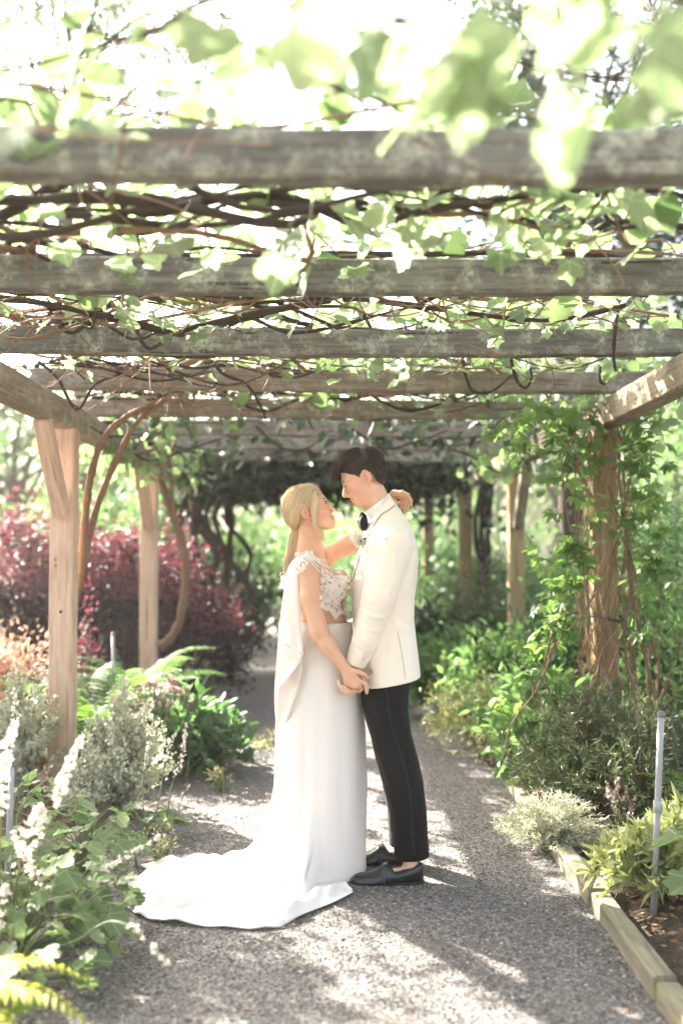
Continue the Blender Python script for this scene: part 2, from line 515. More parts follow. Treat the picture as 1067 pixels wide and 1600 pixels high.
# ================================================================ timber edging of the path
def edging(x0, y0, x1, y1, label, mat=M_KERB, w=.072, h=.11, zc=.028):
    t = timber('path_edging', (x0, y0, zc), (x1, y1, zc - .004), w, h, mat, None, wob=.005, seg=12)
    tag(t, label, 'edging', 'timbers edging the gravel path')
edging(1.03, 2.45, 1.035, 3.18, 'mossy edging timber at the right of the path, nearest the viewer')
edging(1.038, 3.20, 1.05, 4.02, 'edging timber right of the path beside the pale variegated plant, its end corner sunlit')
edging(1.045, 4.04, 1.05, 4.80, 'edging timber right of the path, partly under the silvery trailing herb')
edging(1.055, 4.83, 1.075, 6.15, 'edging timber right of the path, beyond the silvery trailing herb under the vine post')
edging(-1.19, 4.60, -1.18, 5.55, 'edging timber at the left of the path, in sun beside the bark chips')
edging(-1.17, 5.58, -1.16, 7.3, 'edging timber at the left of the path below the pale silvery shrub')
from mathutils.bvhtree import BVHTree
# ================================================================ sculpting with distance fields, for bodies and clothes
class Sculpt:
    def __init__(s, xs, ys, zs):
        s.ax = [np.asarray(a, np.float32) for a in (xs, ys, zs)]
        s.D = np.full(tuple(len(a) for a in s.ax), .3, np.float32)
    def win(s, lo, hi):
        sl = []
        for a, l, h in zip(s.ax, lo, hi):
            i0 = max(0, int(np.searchsorted(a, l)) - 1); i1 = min(len(a), int(np.searchsorted(a, h)) + 1)
            if i1 <= i0: return None, None
            sl.append(slice(i0, i1))
        g = np.meshgrid(*[a[x] for a, x in zip(s.ax, sl)], indexing='ij', sparse=True)
        return tuple(sl), g
    def join(s, fn, lo, hi, k=.01, cut=False, pad=None):
        pad = (k * 1.5 + .012) if pad is None else pad
        sl, g = s.win(np.array(lo) - pad, np.array(hi) + pad)
        if sl is None: return
        d = fn(*g).astype(np.float32); a = s.D[sl]
        if cut: a = -a
        h = np.clip(.5 + .5 * (a - d) / max(k, 1e-6), 0, 1)
        r = a * (1 - h) + d * h - k * h * (1 - h)
        if cut: r = -r
        s.D[sl] = r
    def cone(s, a, b, ra, rb, k=.01, cut=False, squash=None):
        """tapered capsule; squash = (unit axis, factor) makes it thinner along that axis"""
        a, b = np.array(a, float), np.array(b, float); ba = b - a; L2 = max(ba @ ba, 1e-9)
        r = max(ra, rb)
        def fn(x, y, z):
            dx, dy, dz = x - a[0], y - a[1], z - a[2]
            t = np.clip((dx * ba[0] + dy * ba[1] + dz * ba[2]) / L2, 0, 1)
            qx, qy, qz = dx - t * ba[0], dy - t * ba[1], dz - t * ba[2]
            if squash is not None:
                n, f = squash
                c = (qx * n[0] + qy * n[1] + qz * n[2])
                d2 = qx * qx + qy * qy + qz * qz + c * c * (1 / f ** 2 - 1)
                return (np.sqrt(np.maximum(d2, 0)) - (ra + (rb - ra) * t)) * (.5 + .5 * f)
            return np.sqrt(qx * qx + qy * qy + qz * qz) - (ra + (rb - ra) * t)
        s.join(fn, np.minimum(a, b) - r, np.maximum(a, b) + r, k, cut)
    def chain(s, pts, rad, k=.01, **kw):
        for i in range(len(pts) - 1): s.cone(pts[i], pts[i + 1], rad[i], rad[i + 1], k, **kw)
    def ell(s, c, r, A=None, k=.01, cut=False):
        """ellipsoid; A = rows of axes"""
        c = np.array(c, float); r = np.array(r, float); A = np.eye(3) if A is None else np.array(A, float)
        def fn(x, y, z):
            dx, dy, dz = x - c[0], y - c[1], z - c[2]
            k0 = 0; k1 = 0
            for i in range(3):
                q = dx * A[i, 0] + dy * A[i, 1] + dz * A[i, 2]
                k0 = k0 + (q / r[i]) ** 2; k1 = k1 + (q / r[i] ** 2) ** 2
            k0 = np.sqrt(k0); k1 = np.sqrt(k1) + 1e-9
            return k0 * (k0 - 1) / k1
        R_ = r.max()
        s.join(fn, c - R_, c + R_, k, cut)
    def loft(s, Z, cx, cy, a, b, k=.01, cut=False, power=2.0, grow=0.0):
        """stack of ellipses: for heights Z, centres (cx, cy), half sizes a along x and b along y"""
        Z = np.array(Z, float); o = np.argsort(Z); Z = Z[o]
        cx, cy, a, b = [np.broadcast_to(np.array(q, float), Z.shape)[o] for q in (cx, cy, a, b)]
        a = a + grow; b = b + grow
        def fn(x, y, z):
            zz = z.ravel()
            f = [np.interp(zz, Z, q).astype(np.float32)[None, None, :] for q in (cx, cy, a, b)]
            q = (np.abs((x - f[0]) / f[2]) ** power + np.abs((y - f[1]) / f[3]) ** power) ** (1 / power)
            d = (q - 1) * np.minimum(f[2], f[3])
            cap = np.maximum(Z[0] - zz, zz - Z[-1])[None, None, :].astype(np.float32)
            return np.maximum(d, cap)
        s.join(fn, (np.min(cx - a), np.min(cy - b), Z[0]), (np.max(cx + a), np.max(cy + b), Z[-1]), k, cut)
    def plane(s, pt, n, k=.0):
        """keep what lies behind the plane (on the side away from n)"""
        g = np.meshgrid(*s.ax, indexing='ij', sparse=True)
        d = ((g[0] - pt[0]) * n[0] + (g[1] - pt[1]) * n[1] + (g[2] - pt[2]) * n[2]).astype(np.float32)
        s.D = np.maximum(s.D, d)
    def surf(s):
        D = s.D; ins = D < 0
        nx, ny, nz = D.shape
        cnt = np.zeros((nx - 1, ny - 1, nz - 1), np.int8)
        for i in (0, 1):
            for j in (0, 1):
                for l in (0, 1):
                    cnt += ins[i:nx - 1 + i, j:ny - 1 + j, l:nz - 1 + l]
        act = (cnt > 0) & (cnt < 8)
        I = np.argwhere(act)
        idx = np.full(act.shape, -1, np.int32); idx[act] = np.arange(len(I))
        C = {}
        for i in (0, 1):
            for j in (0, 1):
                for l in (0, 1):
                    C[i, j, l] = D[I[:, 0] + i, I[:, 1] + j, I[:, 2] + l]
        acc = np.zeros((len(I), 3)); n = np.zeros(len(I))
        for ax in range(3):
            for q in range(4):
                o = [q & 1, q >> 1]; c0 = list(o); c0.insert(ax, 0); c1 = list(o); c1.insert(ax, 1)
                d0, d1 = C[tuple(c0)], C[tuple(c1)]
                m = (d0 < 0) != (d1 < 0)
                t = np.where(m, d0 / np.where(m, d0 - d1, 1), 0)
                p = np.zeros((len(I), 3)); p += c0; p[:, ax] += t
                acc += p * m[:, None]; n += m
        P = acc / n[:, None] + I
        V = np.stack([np.interp(P[:, a], np.arange(len(s.ax[a])), s.ax[a]) for a in range(3)], -1)
        F = []
        for ax in range(3):
            a0 = [slice(None)] * 3; a1 = [slice(None)] * 3
            a0[ax] = slice(0, -1); a1[ax] = slice(1, None)
            i0, i1 = ins[tuple(a0)], ins[tuple(a1)]
            E = np.argwhere(i0 != i1)
            b, c = [(1, 2), (2, 0), (0, 1)][ax]
            E = E[(E[:, b] > 0) & (E[:, c] > 0) & (E[:, b] < D.shape[b] - 1) & (E[:, c] < D.shape[c] - 1)]
            def g(db, dc):
                q = E.copy(); q[:, b] += db; q[:, c] += dc
                return idx[q[:, 0], q[:, 1], q[:, 2]]
            quad = np.stack([g(-1, -1), g(0, -1), g(0, 0), g(-1, 0)], -1)
            fl = ~ins[E[:, 0], E[:, 1], E[:, 2]]
            quad[fl] = quad[fl][:, ::-1]
            F.append(quad[(quad >= 0).all(1)])
        F = np.concatenate(F)
        return V, F
def smooth_mesh(V, F, it=2, lam=.5):
    e = np.concatenate([F[:, [0, 1]], F[:, [1, 2]], F[:, [2, 3]], F[:, [3, 0]]])
    for _ in range(it):
        acc = np.zeros_like(V); n = np.zeros(len(V))
        np.add.at(acc, e[:, 0], V[e[:, 1]]); np.add.at(n, e[:, 0], 1)
        V = V + lam * (acc / np.maximum(n, 1)[:, None] - V)
    return V
def even(lo, hi, h): return np.arange(lo, hi + h, h)

def cap_proj(V, F, H):
    """lays points on a hair cap (mesh in world space), lift in the head's own metres"""
    t = BVHTree.FromPolygons([tuple(v) for v in V], [tuple(f) for f in F])
    def pr(p, lift):
        h = t.find_nearest(Vector(H(*p)))
        if h[0] is None: return p
        n = np.array(h[1]); q = np.array(h[0])
        if n @ (q - H.C) < 0: n = -n
        return H.inv(q + n * lift * H.k)
    return pr
class Frame:
    """a head's own axes: f to the face, u up, s to its left"""
    def __init__(s, C, yaw_dir, pitch, roll=0.0, k=1.0):
        f = Vector(yaw_dir).normalized(); up = Vector((0, 0, 1)); side = up.cross(f).normalized()
        Rm = Matrix.Rotation(-pitch, 3, side)
        f = Rm @ f; up = Rm @ up
        Rr = Matrix.Rotation(roll, 3, f); up = Rr @ up; side = Rr @ side
        s.C = np.array(C, float); s.A = np.array([f, up, side]); s.k = k
    def __call__(s, F, U, S): return s.C + s.k * (F * s.A[0] + U * s.A[1] + S * s.A[2])
    def inv(s, V): return (np.asarray(V) - s.C) @ s.A.T / s.k

def sculpt_head(S, H, female=False):
    k = H.k; A = H.A
    def E(c, r, kk=.012, cut=False): S.ell(H(*c), np.array(r) * k, A, kk * k, cut)
    def Cn(a, b, ra, rb, kk=.008, cut=False): S.cone(H(*a), H(*b), ra * k, rb * k, kk * k, cut)
    E((-.014, .036, 0), (.096, .086, .074))
    E((.026, -.004, 0), (.066, .086, .063), .02)
    E((.024, -.060, 0), (.056, .046, .050), .02)
    S.ell(H(.0725, -.101, 0), np.array((.017, .015, .019)) * k, A, .014 * k)
    for q in (-1, 1):
        Cn((-.014, -.050, q * .054), (.052, -.096, q * .020), .015 if not female else .013, .014, .02)
        S.ell(H(.054, -.028, q * .040), np.array((.022, .020, .022)) * k, A, .02 * k)
        Cn((.084, .020, q * .010), (.070, .022, q * .044), .009 if not female else .006, .008, .014)
        E((-.012, -.014, q * .073), (.017, .031, .010), .008)
        E((-.004, -.016, q * .083), (.0095, .019, .008), .003, True)
        hx = [(-.012 + .0165 * math.cos(t), -.012 + .029 * math.sin(t), q * (.079 + .003 * math.sin(t))) for t in np.linspace(-.6, 4.2, 9)]
        for u_, v_ in zip(hx[:-1], hx[1:]): Cn(u_, v_, .0038, .0038, .003)
        E((-.001, -.040, q * .074), (.007, .010, .006), .005)
    for q in (-1, 1):
        S.ell(H(.098, -.001, q * .030), np.array((.016, .012, .016)) * k, A, .012 * k, True)
        E((.0755, -.001, q * .0305), (.0125, .0125, .0135), .004)
    nt = .112 if not female else .1055; tr_, al_ = (.0095, .0075) if not female else (.0078, .0058)
    Cn((.086, .010, 0), (nt, -.037, 0), .0075 if not female else .0062, tr_, .012)
    for q in (-1, 1): Cn((nt - .014, -.042, q * .004), (nt - .018, -.044, q * .0115), tr_ * .95, al_, .006)
    E((.076, -.070, 0), (.016, .026, .030), .018)
    for q in (-1, 1):
        Cn((.0935, -.0655, 0), (.0815, -.0625, q * .025), .0048, .0028, .003)
        Cn((.0915, -.0765, 0), (.0815, -.0680, q * .022), .0055, .0028, .003)
        Cn((.0990, -.0712, 0), (.0855, -.0640, q * .029), .0020 if not female else .0032, .0016, .0015, True)
def paint_head(V, H):
    """0 skin, .5 flushed, 1 lip"""
    q = H.inv(V); F, U, Sd = q.T
    a = np.abs(Sd)
    lip = (F > .073) & (a < .0255)
    lift = .30 * a * (a / .025)
    mid = -.0710 + lift
    up = (U < -.0612 + lift * .75) & (U > mid); lo = (U > -.0820 + .38 * a + lift * .6) & (U <= mid)
    t = np.where(lip & (up | lo), 1.0, 0.0)
    ch = np.exp(-(((F - .06) / .03) ** 2 + ((U + .035) / .028) ** 2 + ((a - .045) / .03) ** 2))
    ear = np.exp(-(((F + .012) / .02) ** 2 + ((U + .014) / .03) ** 2 + ((a - .076) / .012) ** 2))
    return np.maximum(t, np.clip(.45 * ch + .5 * ear, 0, .5)) + 1e-4

def skin_mat(name, base, flush, lip):
    m, nt, nd, ln, p = new_mat(name)
    at_ = nd.new('ShaderNodeAttribute'); at_.attribute_name = 'tint'
    c = ramp(nt, at_.outputs['Fac'], [(0, base), (.5, flush), (.62, flush), (.95, lip)]).outputs[0]
    ns = noise(nt, coords(nt, 'Object', rand=False), 18, 5, .6)
    c = mixc(nt, ramp(nt, ns, [(.35, (0, 0, 0)), (.75, (.35, .35, .35))]).outputs[0], c, flush)
    ln.new(c, p.inputs['Base Color'])
    p.inputs['Roughness'].default_value = .48
    p.inputs['Specular IOR Level'].default_value = .4
    p.inputs['Subsurface Weight'].default_value = .22
    p.inputs['Subsurface Radius'].default_value = (1.0, .35, .2)
    p.inputs['Subsurface Scale'].default_value = .012
    fine = noise(nt, coords(nt, 'Object', rand=False), 260, 3)
    bump(nt, fine, p, .12, .002)
    return m
def cloth_mat(name, col, rough=.6, sheen=.3, trans=.0, weave=700, folds=.0, spec=.3):
    m, nt, nd, ln, p = new_mat(name)
    v = coords(nt, 'Object', rand=False)
    ns = noise(nt, v, 9, 4)
    c = mixc(nt, ns, tuple(x * .94 for x in col), tuple(min(1, x * 1.04) for x in col))
    ln.new(c, p.inputs['Base Color'])
    p.inputs['Roughness'].default_value = rough; p.inputs['Specular IOR Level'].default_value = spec
    p.inputs['Sheen Weight'].default_value = sheen; p.inputs['Sheen Roughness'].default_value = .4
    w = noise(nt, v, weave, 2)
    h = w
    b = bump(nt, w, p, .12, .0015)
    if folds:
        f2 = noise(nt, v, 13, 3, .5, .8)
        b2 = nd.new('ShaderNodeBump'); b2.inputs['Strength'].default_value = folds; b2.inputs['Distance'].default_value = .012
        ln.new(f2, b2.inputs['Height']); ln.new(b2.outputs[0], b.inputs['Normal'])
    if trans:
        tr = nd.new('ShaderNodeBsdfTranslucent'); ln.new(c, tr.inputs[0])
        mx = nd.new('ShaderNodeMixShader'); mx.inputs[0].default_value = trans
        ln.new(p.outputs[0], mx.inputs[1]); ln.new(tr.outputs[0], mx.inputs[2]); ln.new(mx.outputs[0], nd['Material Output'].inputs[0])
    return m
M_SKIN_B = skin_mat('skin_tanned', (.58, .35, .235), (.60, .275, .185), (.56, .19, .165))
M_SKIN_G = skin_mat('skin_fair', (.62, .40, .29), (.62, .31, .225), (.54, .23, .185))
M_SATIN = cloth_mat('white_crepe', (.79, .745, .715), .5, .25, .16)
M_CAPE = cloth_mat('white_chiffon', (.85, .805, .77), .6, .3, .5)
M_LACE = cloth_mat('white_lace', (.84, .80, .765), .7, .3, .15)
M_JACKET = cloth_mat('ivory_wool', (.745, .675, .59), .75, .3, 0, 500, .22)
M_LAPEL = cloth_mat('ivory_satin', (.775, .715, .63), .5, .2)
M_BLACK = cloth_mat('black_wool', (.008, .0078, .0075), .75, .03, 0, 500, .4, spec=.2)
M_BRAID = cloth_mat('black_satin_braid', (.010, .010, .011), .6, .0, spec=.25)
M_SHIRT = cloth_mat('white_cotton', (.80, .79, .80), .6, .2)
M_TIE = cloth_mat('black_velvet', (.006, .006, .006), .8, .0)
M_SHOE = plain('black_leather', (.016, .016, .019), .32, .5, nscale=60)
M_SOLE = plain('shoe_sole', (.03, .024, .02), .6, .3)
M_SEAM_SHADE = plain('seam_shadow_tone', (.42, .34, .25), .8, .2)
M_BROW_D = plain('brow_dark', (.035, .022, .015), .8, .1)
M_TEETH = plain('teeth', (.85, .83, .78), .3, .5, noise_amt=.02)
M_BROW_L = plain('brow_light', (.10, .055, .03), .8, .1)
M_EYE = plain('eye_white', (.75, .72, .70), .15, .6, noise_amt=.02)
M_IRIS = plain('iris', (.05, .03, .02), .15, .6)
M_LASH = plain('lash', (.015, .01, .008), .8, .1)
M_PETAL = leaf_mat('cream_petal', (.80, .77, .66), (.82, .79, .70), (.84, .82, .76), .25, (1, 1, .95))
M_BUTTON = plain('button', (.62, .57, .50), .35, .5)

def hair_mat(name, c0, c1, c2, rough=.42):
    m, nt, nd, ln, p = new_mat(name)
    at_ = nd.new('ShaderNodeAttribute'); at_.attribute_name = 'tint'
    c = ramp(nt, at_.outputs['Fac'], [(0, c0), (.5, c1), (1, c2)]).outputs[0]
    ln.new(c, p.inputs['Base Color']); p.inputs['Roughness'].default_value = rough
    p.inputs['Specular IOR Level'].default_value = .55
    tr = nd.new('ShaderNodeBsdfTranslucent'); ln.new(c, tr.inputs[0])
    mx = nd.new('ShaderNodeMixShader'); mx.inputs[0].default_value = .18
    ln.new(p.outputs[0], mx.inputs[1]); ln.new(tr.outputs[0], mx.inputs[2]); ln.new(mx.outputs[0], nd['Material Output'].inputs[0])
    return m
M_HAIR_D = hair_mat('dark_brown_hair', (.020, .012, .008), (.050, .030, .018), (.12, .075, .046), .55)
M_HAIR_B = hair_mat('blonde_hair', (.46, .31, .16), (.75, .58, .36), (.90, .77, .54))

YC = 4.45
def P(px, py, dy=0.0): return np.array(at(px, py, YC + dy))
PX = YC / 1600                                            # metres per pixel of the photograph, at the couple
def loft_px(rows, dy=0.0, grow=0.0):
    """rows: (pixel row, front x, back x, half width in m[, sideways shift]) -> arguments of Sculpt.loft"""
    Z = []; cx = []; cy = []; a = []; b = []
    for r in rows:
        d = dy + (r[4] if len(r) > 4 else 0)
        p0 = P(r[1], r[0], d); p1 = P(r[2], r[0], d)
        Z.append(p0[2]); cx.append((p0[0] + p1[0]) / 2); cy.append(YC + d); a.append(abs(p1[0] - p0[0]) / 2); b.append(r[3])
    return Z, cx, cy, a, b
def vnormals(V, F):
    n = np.cross(V[F[:, 2]] - V[F[:, 0]], V[F[:, 3]] - V[F[:, 1]])
    out = np.zeros_like(V)
    for i in range(4): np.add.at(out, F[:, i], n)
    return out / (np.linalg.norm(out, axis=1)[:, None] + 1e-12)
def wrinkle(V, F, folds):
    """soft folds: (from, to, width, height), raised along the surface normal, fading at the ends"""
    Nn = vnormals(V, F); h = np.zeros(len(V))
    for a, b, w, amp in folds:
        a, b = np.array(a), np.array(b); ba = b - a
        t = np.clip(((V - a) @ ba) / (ba @ ba), 0, 1)
        bow = np.zeros(3); bow[2] = -.12 * np.linalg.norm(ba)
        c = a + t[:, None] * ba + (np.sin(t * math.pi))[:, None] * bow
        d = np.linalg.norm((V - c) * np.array((1, .45, 1)), axis=1)
        e = np.sin(np.clip(t, .02, .98) * math.pi) ** .6
        h += amp * e * (np.exp(-(d / w) ** 2) - .55 * np.exp(-((d - 1.7 * w) / (w * .9)) ** 2))
    return V + Nn * h[:, None]
def thin_out(o, ratio):
    """fewer faces, same shape"""
    md = o.modifiers.new('fewer', 'DECIMATE'); md.ratio = ratio
    dg = bpy.context.evaluated_depsgraph_get()
    me = bpy.data.meshes.new_from_object(o.evaluated_get(dg))
    o.modifiers.clear(); old = o.data; o.data = me; bpy.data.meshes.remove(old); me.name = o.name
def sculpt_obj(S, name, mats, parent, off, tint=None, it=1, folds=()):
    V, F = S.surf()
    V = smooth_mesh(V, F, it)
    if len(folds): V = wrinkle(V, F, folds)
    t = None if tint is None else tint(V)
    mb = MB(); mb.add(V - off, F, 0, t)
    return mb.build(name, mats, parent)
def bvh_of(o, off):
    me = o.data; n = len(me.vertices); co = np.zeros(n * 3, np.float32); me.vertices.foreach_get('co', co)
    co = co.reshape(-1, 3) + off
    return BVHTree.FromPolygons([tuple(c) for c in co], [tuple(p.vertices) for p in me.polygons])
def drape(bvh, x, z, lift, y0=2.5):
    """the surface's point nearest the viewer at (x, z), lifted towards the viewer"""
    h = bvh.ray_cast(Vector((x, y0, z)), Vector((0, 1, 0)))
    return None if h[0] is None else np.array(h[0]) + np.array(h[1]) * lift
def patch(mb, bvh, A, B, lift, nv=4, thick=.003, mat=0, off=(0, 0, 0)):
    """a strip of cloth laid on a surface between two lines of points A and B (same count)"""
    A, B = np.asarray(A, float), np.asarray(B, float)
    top = []; bot = []
    for i in range(len(A)):
        row = []; rb = []
        for j in range(nv + 1):
            q = A[i] + (B[i] - A[i]) * j / nv
            h = bvh.ray_cast(Vector((q[0], 2.5, q[2])), Vector((0, 1, 0)))
            if h[0] is None or abs(h[0].y - q[1]) > .25:
                h = bvh.find_nearest(Vector((q[0], YC - .05, q[2])))
            pt = np.array(h[0]); n = np.array(h[1])
            if n[1] > .3: n = -n
            row.append(pt + n * lift); rb.append(pt + n * (lift - thick))
        top.append(row); bot.append(rb)
    top, bot = np.array(top), np.array(bot)
    # closed sheet: rings across the strip (top then back along bottom)
    Rg = np.concatenate([top, bot[:, ::-1]], 1) - np.asarray(off)
    add_rings(mb, Rg, mat, True, True)
# ================================================================ the groom
G0 = np.array((P(625, 1375, 0)[0], YC, 0.014))
groom = thing('person', 'man in ivory dinner jacket, black bow tie, black trousers and loafers, holding the woman\'s hand', 'person', tuple(G0))
HG = Frame(P(567.5, 745, 0), (-1, .06, 0), R(-27), 0, .985)

S = Sculpt(even(-.15, .62, .0026), even(YC - .30, YC + .36, .0030), np.concatenate([even(0.0, 1.42, .005), even(1.425, 1.87, .0021)]))
sculpt_head(S, HG)
# neck and trunk
S.cone(P(582, 768, 0), P(602, 815, 0), .054, .064, .025)
S.loft(*loft_px([(812, 588, 628, .10), (835, 578, 640, .18), (870, 568, 646, .20), (930, 566, 640, .175), (975, 570, 640, .16), (1040, 580, 640, .14), (1075, 580, 634, .13)]), k=.03)
# arms: the near one down to the held hands, the far one round the woman's waist
for rr in [[(612, 850, -.185), (592, 935, -.215), (571, 1003, -.20), (554, 1042, -.175)], [(612, 850, .185), (598, 940, .25), (560, 985, .28), (528, 985, .19)]]:
    S.chain([P(*q) for q in rr], [.062, .047, .040, .029], .015)
# legs
def leg_rows(d): return [(1060, 580, 634, .065), (1100, 577, 632, .065), (1148, 588, 638, .06), (1190, 602, 648, .055), (1220, 612, 660, .055), (1260, 620, 664, .055), (1300, 625, 662, .045), (1340, 628, 656, .036), (1362, 626, 654, .034)]
S.loft(*loft_px([(r[0], r[1] + 2, r[2] - 4, r[3] - .006) for r in leg_rows(0)], -.098), k=.02); S.loft(*loft_px([(r[0], r[1] - 4, r[2] - 15, r[3] - .006) for r in leg_rows(0)], .14), k=.02)
for d in (-.125, .145):
    xo = 0 if d < 0 else -8
    g = lambda px, h, dd=0: np.array((P(px + xo, 1370, d)[0], YC + d + dd, .014 + h))
    S.cone(g(641, .10), g(645, .045), .031, .027, .012)
    S.cone(g(645, .042), g(606, .036), .028, .026, .02)
    S.cone(g(606, .034), g(575, .024), .024, .014, .02)
# near hand: palm behind the woman's hand, four fingers coming up round its lower edge, thumb over its top
def fingers(S, fs, r0, r1, k=.004):
    for f in fs:
        n = len(f); S.chain([P(*q) for q in f], list(np.linspace(r0, r1, n)), k)
S.chain([P(555, 1042, -.175), P(556, 1056, -.185), P(557, 1072, -.19)], [.029, .030, .026], .01, squash=((0, 1, 0), .6))
fingers(S, [[(562, 1066, -.19), (559, 1079, -.205), (547, 1081, -.232), (537, 1073, -.238)],
            [(558, 1069, -.19), (552, 1083, -.205), (541, 1082, -.230), (533, 1073, -.234)],
            [(552, 1072, -.19), (545, 1084, -.205), (535, 1079, -.226), (530, 1070, -.228)],
            [(546, 1070, -.19), (537, 1079, -.205), (530, 1071, -.22), (529, 1064, -.222)]], .0092, .0075)
fingers(S, [[(560, 1052, -.19), (569, 1064, -.215), (572, 1073, -.228), (573, 1082, -.230)]], .0105, .008)
# far hand on her waist
S.cone(P(528, 985, .19), P(505, 986, .165), .028, .028, .01, squash=((0, 1, 0), .5))
fingers(S, [[(508, 980 + 5 * i, .165), (490, 978 + 6 * i, .15), (478, 978 + 6 * i, .135)] for i in range(4)], .009, .007)
gbody = sculpt_obj(S, 'body', M_SKIN_G, groom, G0, lambda V: paint_head(V, HG))

# --- jacket
S = Sculpt(even(-.12, .60, .0042), even(YC - .36, YC + .40, .0046), even(.80, 1.68, .0042))
JR = [(778, 592, 613, .062), (792, 588, 622, .085), (805, 584, 630, .125), (818, 578, 638, .17), (832, 572, 645, .20), (855, 563.5, 651, .215), (880, 556, 652, .212), (905, 550.5, 650.5, .205),
      (935, 549.5, 646.5, .195), (970, 550.5, 646, .192), (1005, 556, 650, .205), (1040, 564, 654, .220), (1085, 569, 659, .230)]
S.loft(*loft_px(JR), k=.012, power=2.7)
for c in ([(614, 850, -.175), (592, 930, -.22), (570.5, 1000, -.21), (553, 1044, -.18)], [(612, 852, .175), (598, 940, .25), (560, 985, .28), (538, 985, .22)]):
    S.cone(P(*c[0]), P(*c[1]), .073, .069, .018); S.cone(P(*c[1]), P(*c[2]), .069, .055, .009); S.cone(P(*c[2]), P(*c[3]), .055, .041, .007)
# folds at the bend of the sleeve, at the armhole and across the back of the elbow
JF = [((556, 948, -.27), (606, 966, -.27), .010, .0055), ((558, 972, -.26), (600, 985, -.25), .009, .0045), ((600, 905, -.29), (628, 940, -.22), .010, .006), ((553, 925, -.27), (590, 940, -.29), .010, .004),
      ((622, 868, -.24), (612, 935, -.26), .011, -.0065), ((634, 862, -.2), (624, 925, -.2), .009, -.007), ((584, 850, -.27), (603, 872, -.28), .014, .004), ((640, 900, -.12), (646, 940, -.1), .014, .004), ((550, 1000, -.24), (580, 1015, -.24), .009, .004), ((612, 965, -.2), (640, 985, -.15), .012, .0035), ((612, 1000, -.2), (607, 1050, -.2), .014, .004)]
JF = [(P(*a), P(*b), w, h) for a, b, w, h in JF]
# front opening of the jacket: a V cut from the collar down; neck hole; cuffs; hem
S.cone(P(576, 790, 0), P(604, 772, 0), .062, .060, .004, cut=True)
S.cone(P(560, 800, 0), P(541, 890, 0), .045, .004, .006, cut=True)
p = P(545, 1030, -.18); q = P(569, 1048, -.18)
w_ = P(553, 1044, -.18) - P(570.5, 1000, -.21); w_ /= np.linalg.norm(w_)
def cuffcut(x, y, z):
    c = P(556.5, 1037.5, -.18)
    return np.maximum(-((x - c[0]) * w_[0] + (y - c[1]) * w_[1] + (z - c[2]) * w_[2]), np.sqrt((x - c[0]) ** 2 + (y - c[1]) ** 2 + (z - c[2]) ** 2) - .075)
S.join(cuffcut, P(556, 1040, -.18) - .08, P(556, 1040, -.18) + .08, .0005, cut=True)
c0, c1 = P(571, 1069.5, 0), P(653, 1054, 0)
nn = np.array((-(c1 - c0)[2], 0, (c1 - c0)[0])); nn /= np.linalg.norm(nn)
Sg = np.meshgrid(*S.ax, indexing='ij', sparse=True)
hem = -((Sg[0] - c0[0]) * nn[0] + (Sg[2] - c0[2]) * nn[2])
S.D = np.maximum(S.D, hem.astype(np.float32))
# vent seam at the side-back
jac = sculpt_obj(S, 'jacket', M_JACKET, groom, G0, it=2, folds=JF)
bj = bvh_of(jac, G0)
def line(pts, k=8, d=-.2): return [np.array(at(q[0], q[1], YC + d)) for q in spline([(a, b, 0) for a, b in pts], k)]
mb = MB()
edge = line([(620, 787), (609, 795.5), (597, 803.5), (585, 820), (576, 838), (568.5, 853), (560, 880), (553, 905)])
inner = line([(612, 776), (600, 787), (590, 796), (577, 812), (569, 829), (562.5, 845), (555.5, 874), (551, 903)])
def shift(L, dx, dz=0): return [q + np.array((dx, 0, dz)) for q in L]
patch(mb, bj, inner, edge, .0065, 5, .009, off=G0)
lap = mb.build('lapel', M_LAPEL, jac)
mb = MB(); patch(mb, bj, edge, shift(edge, .0028, -.0008), .004, 1, .004, off=G0); mb.build('lapel_edge_shadow', M_SEAM_SHADE, jac)  # dark strip standing in for the shadow gap along the lapel edge
mb = MB(); vs = line([(620.5, 985), (625, 1010), (629, 1035), (632, 1060)]); patch(mb, bj, vs, shift(vs, .0022), .0015, 1, .003, off=G0); mb.build('vent_seam', M_SEAM_SHADE, jac)
mb = MB(); pw = line([(572, 1000), (590, 996), (606, 1001)]); 
for i in range(4):
    c = P(570.5 - 2.2 * i * .5, 1019 + 4.2 * i, -.25); h = drape(bj, c[0], c[2], .001)
    if h is not None:
        b_ = MB(); tube(b_, [h - G0 + np.array((0, .002, 0)), h - G0 + np.array((0, -.0035, 0))], [.0062, .005], 10); b_.build('button', M_BUTTON, jac)
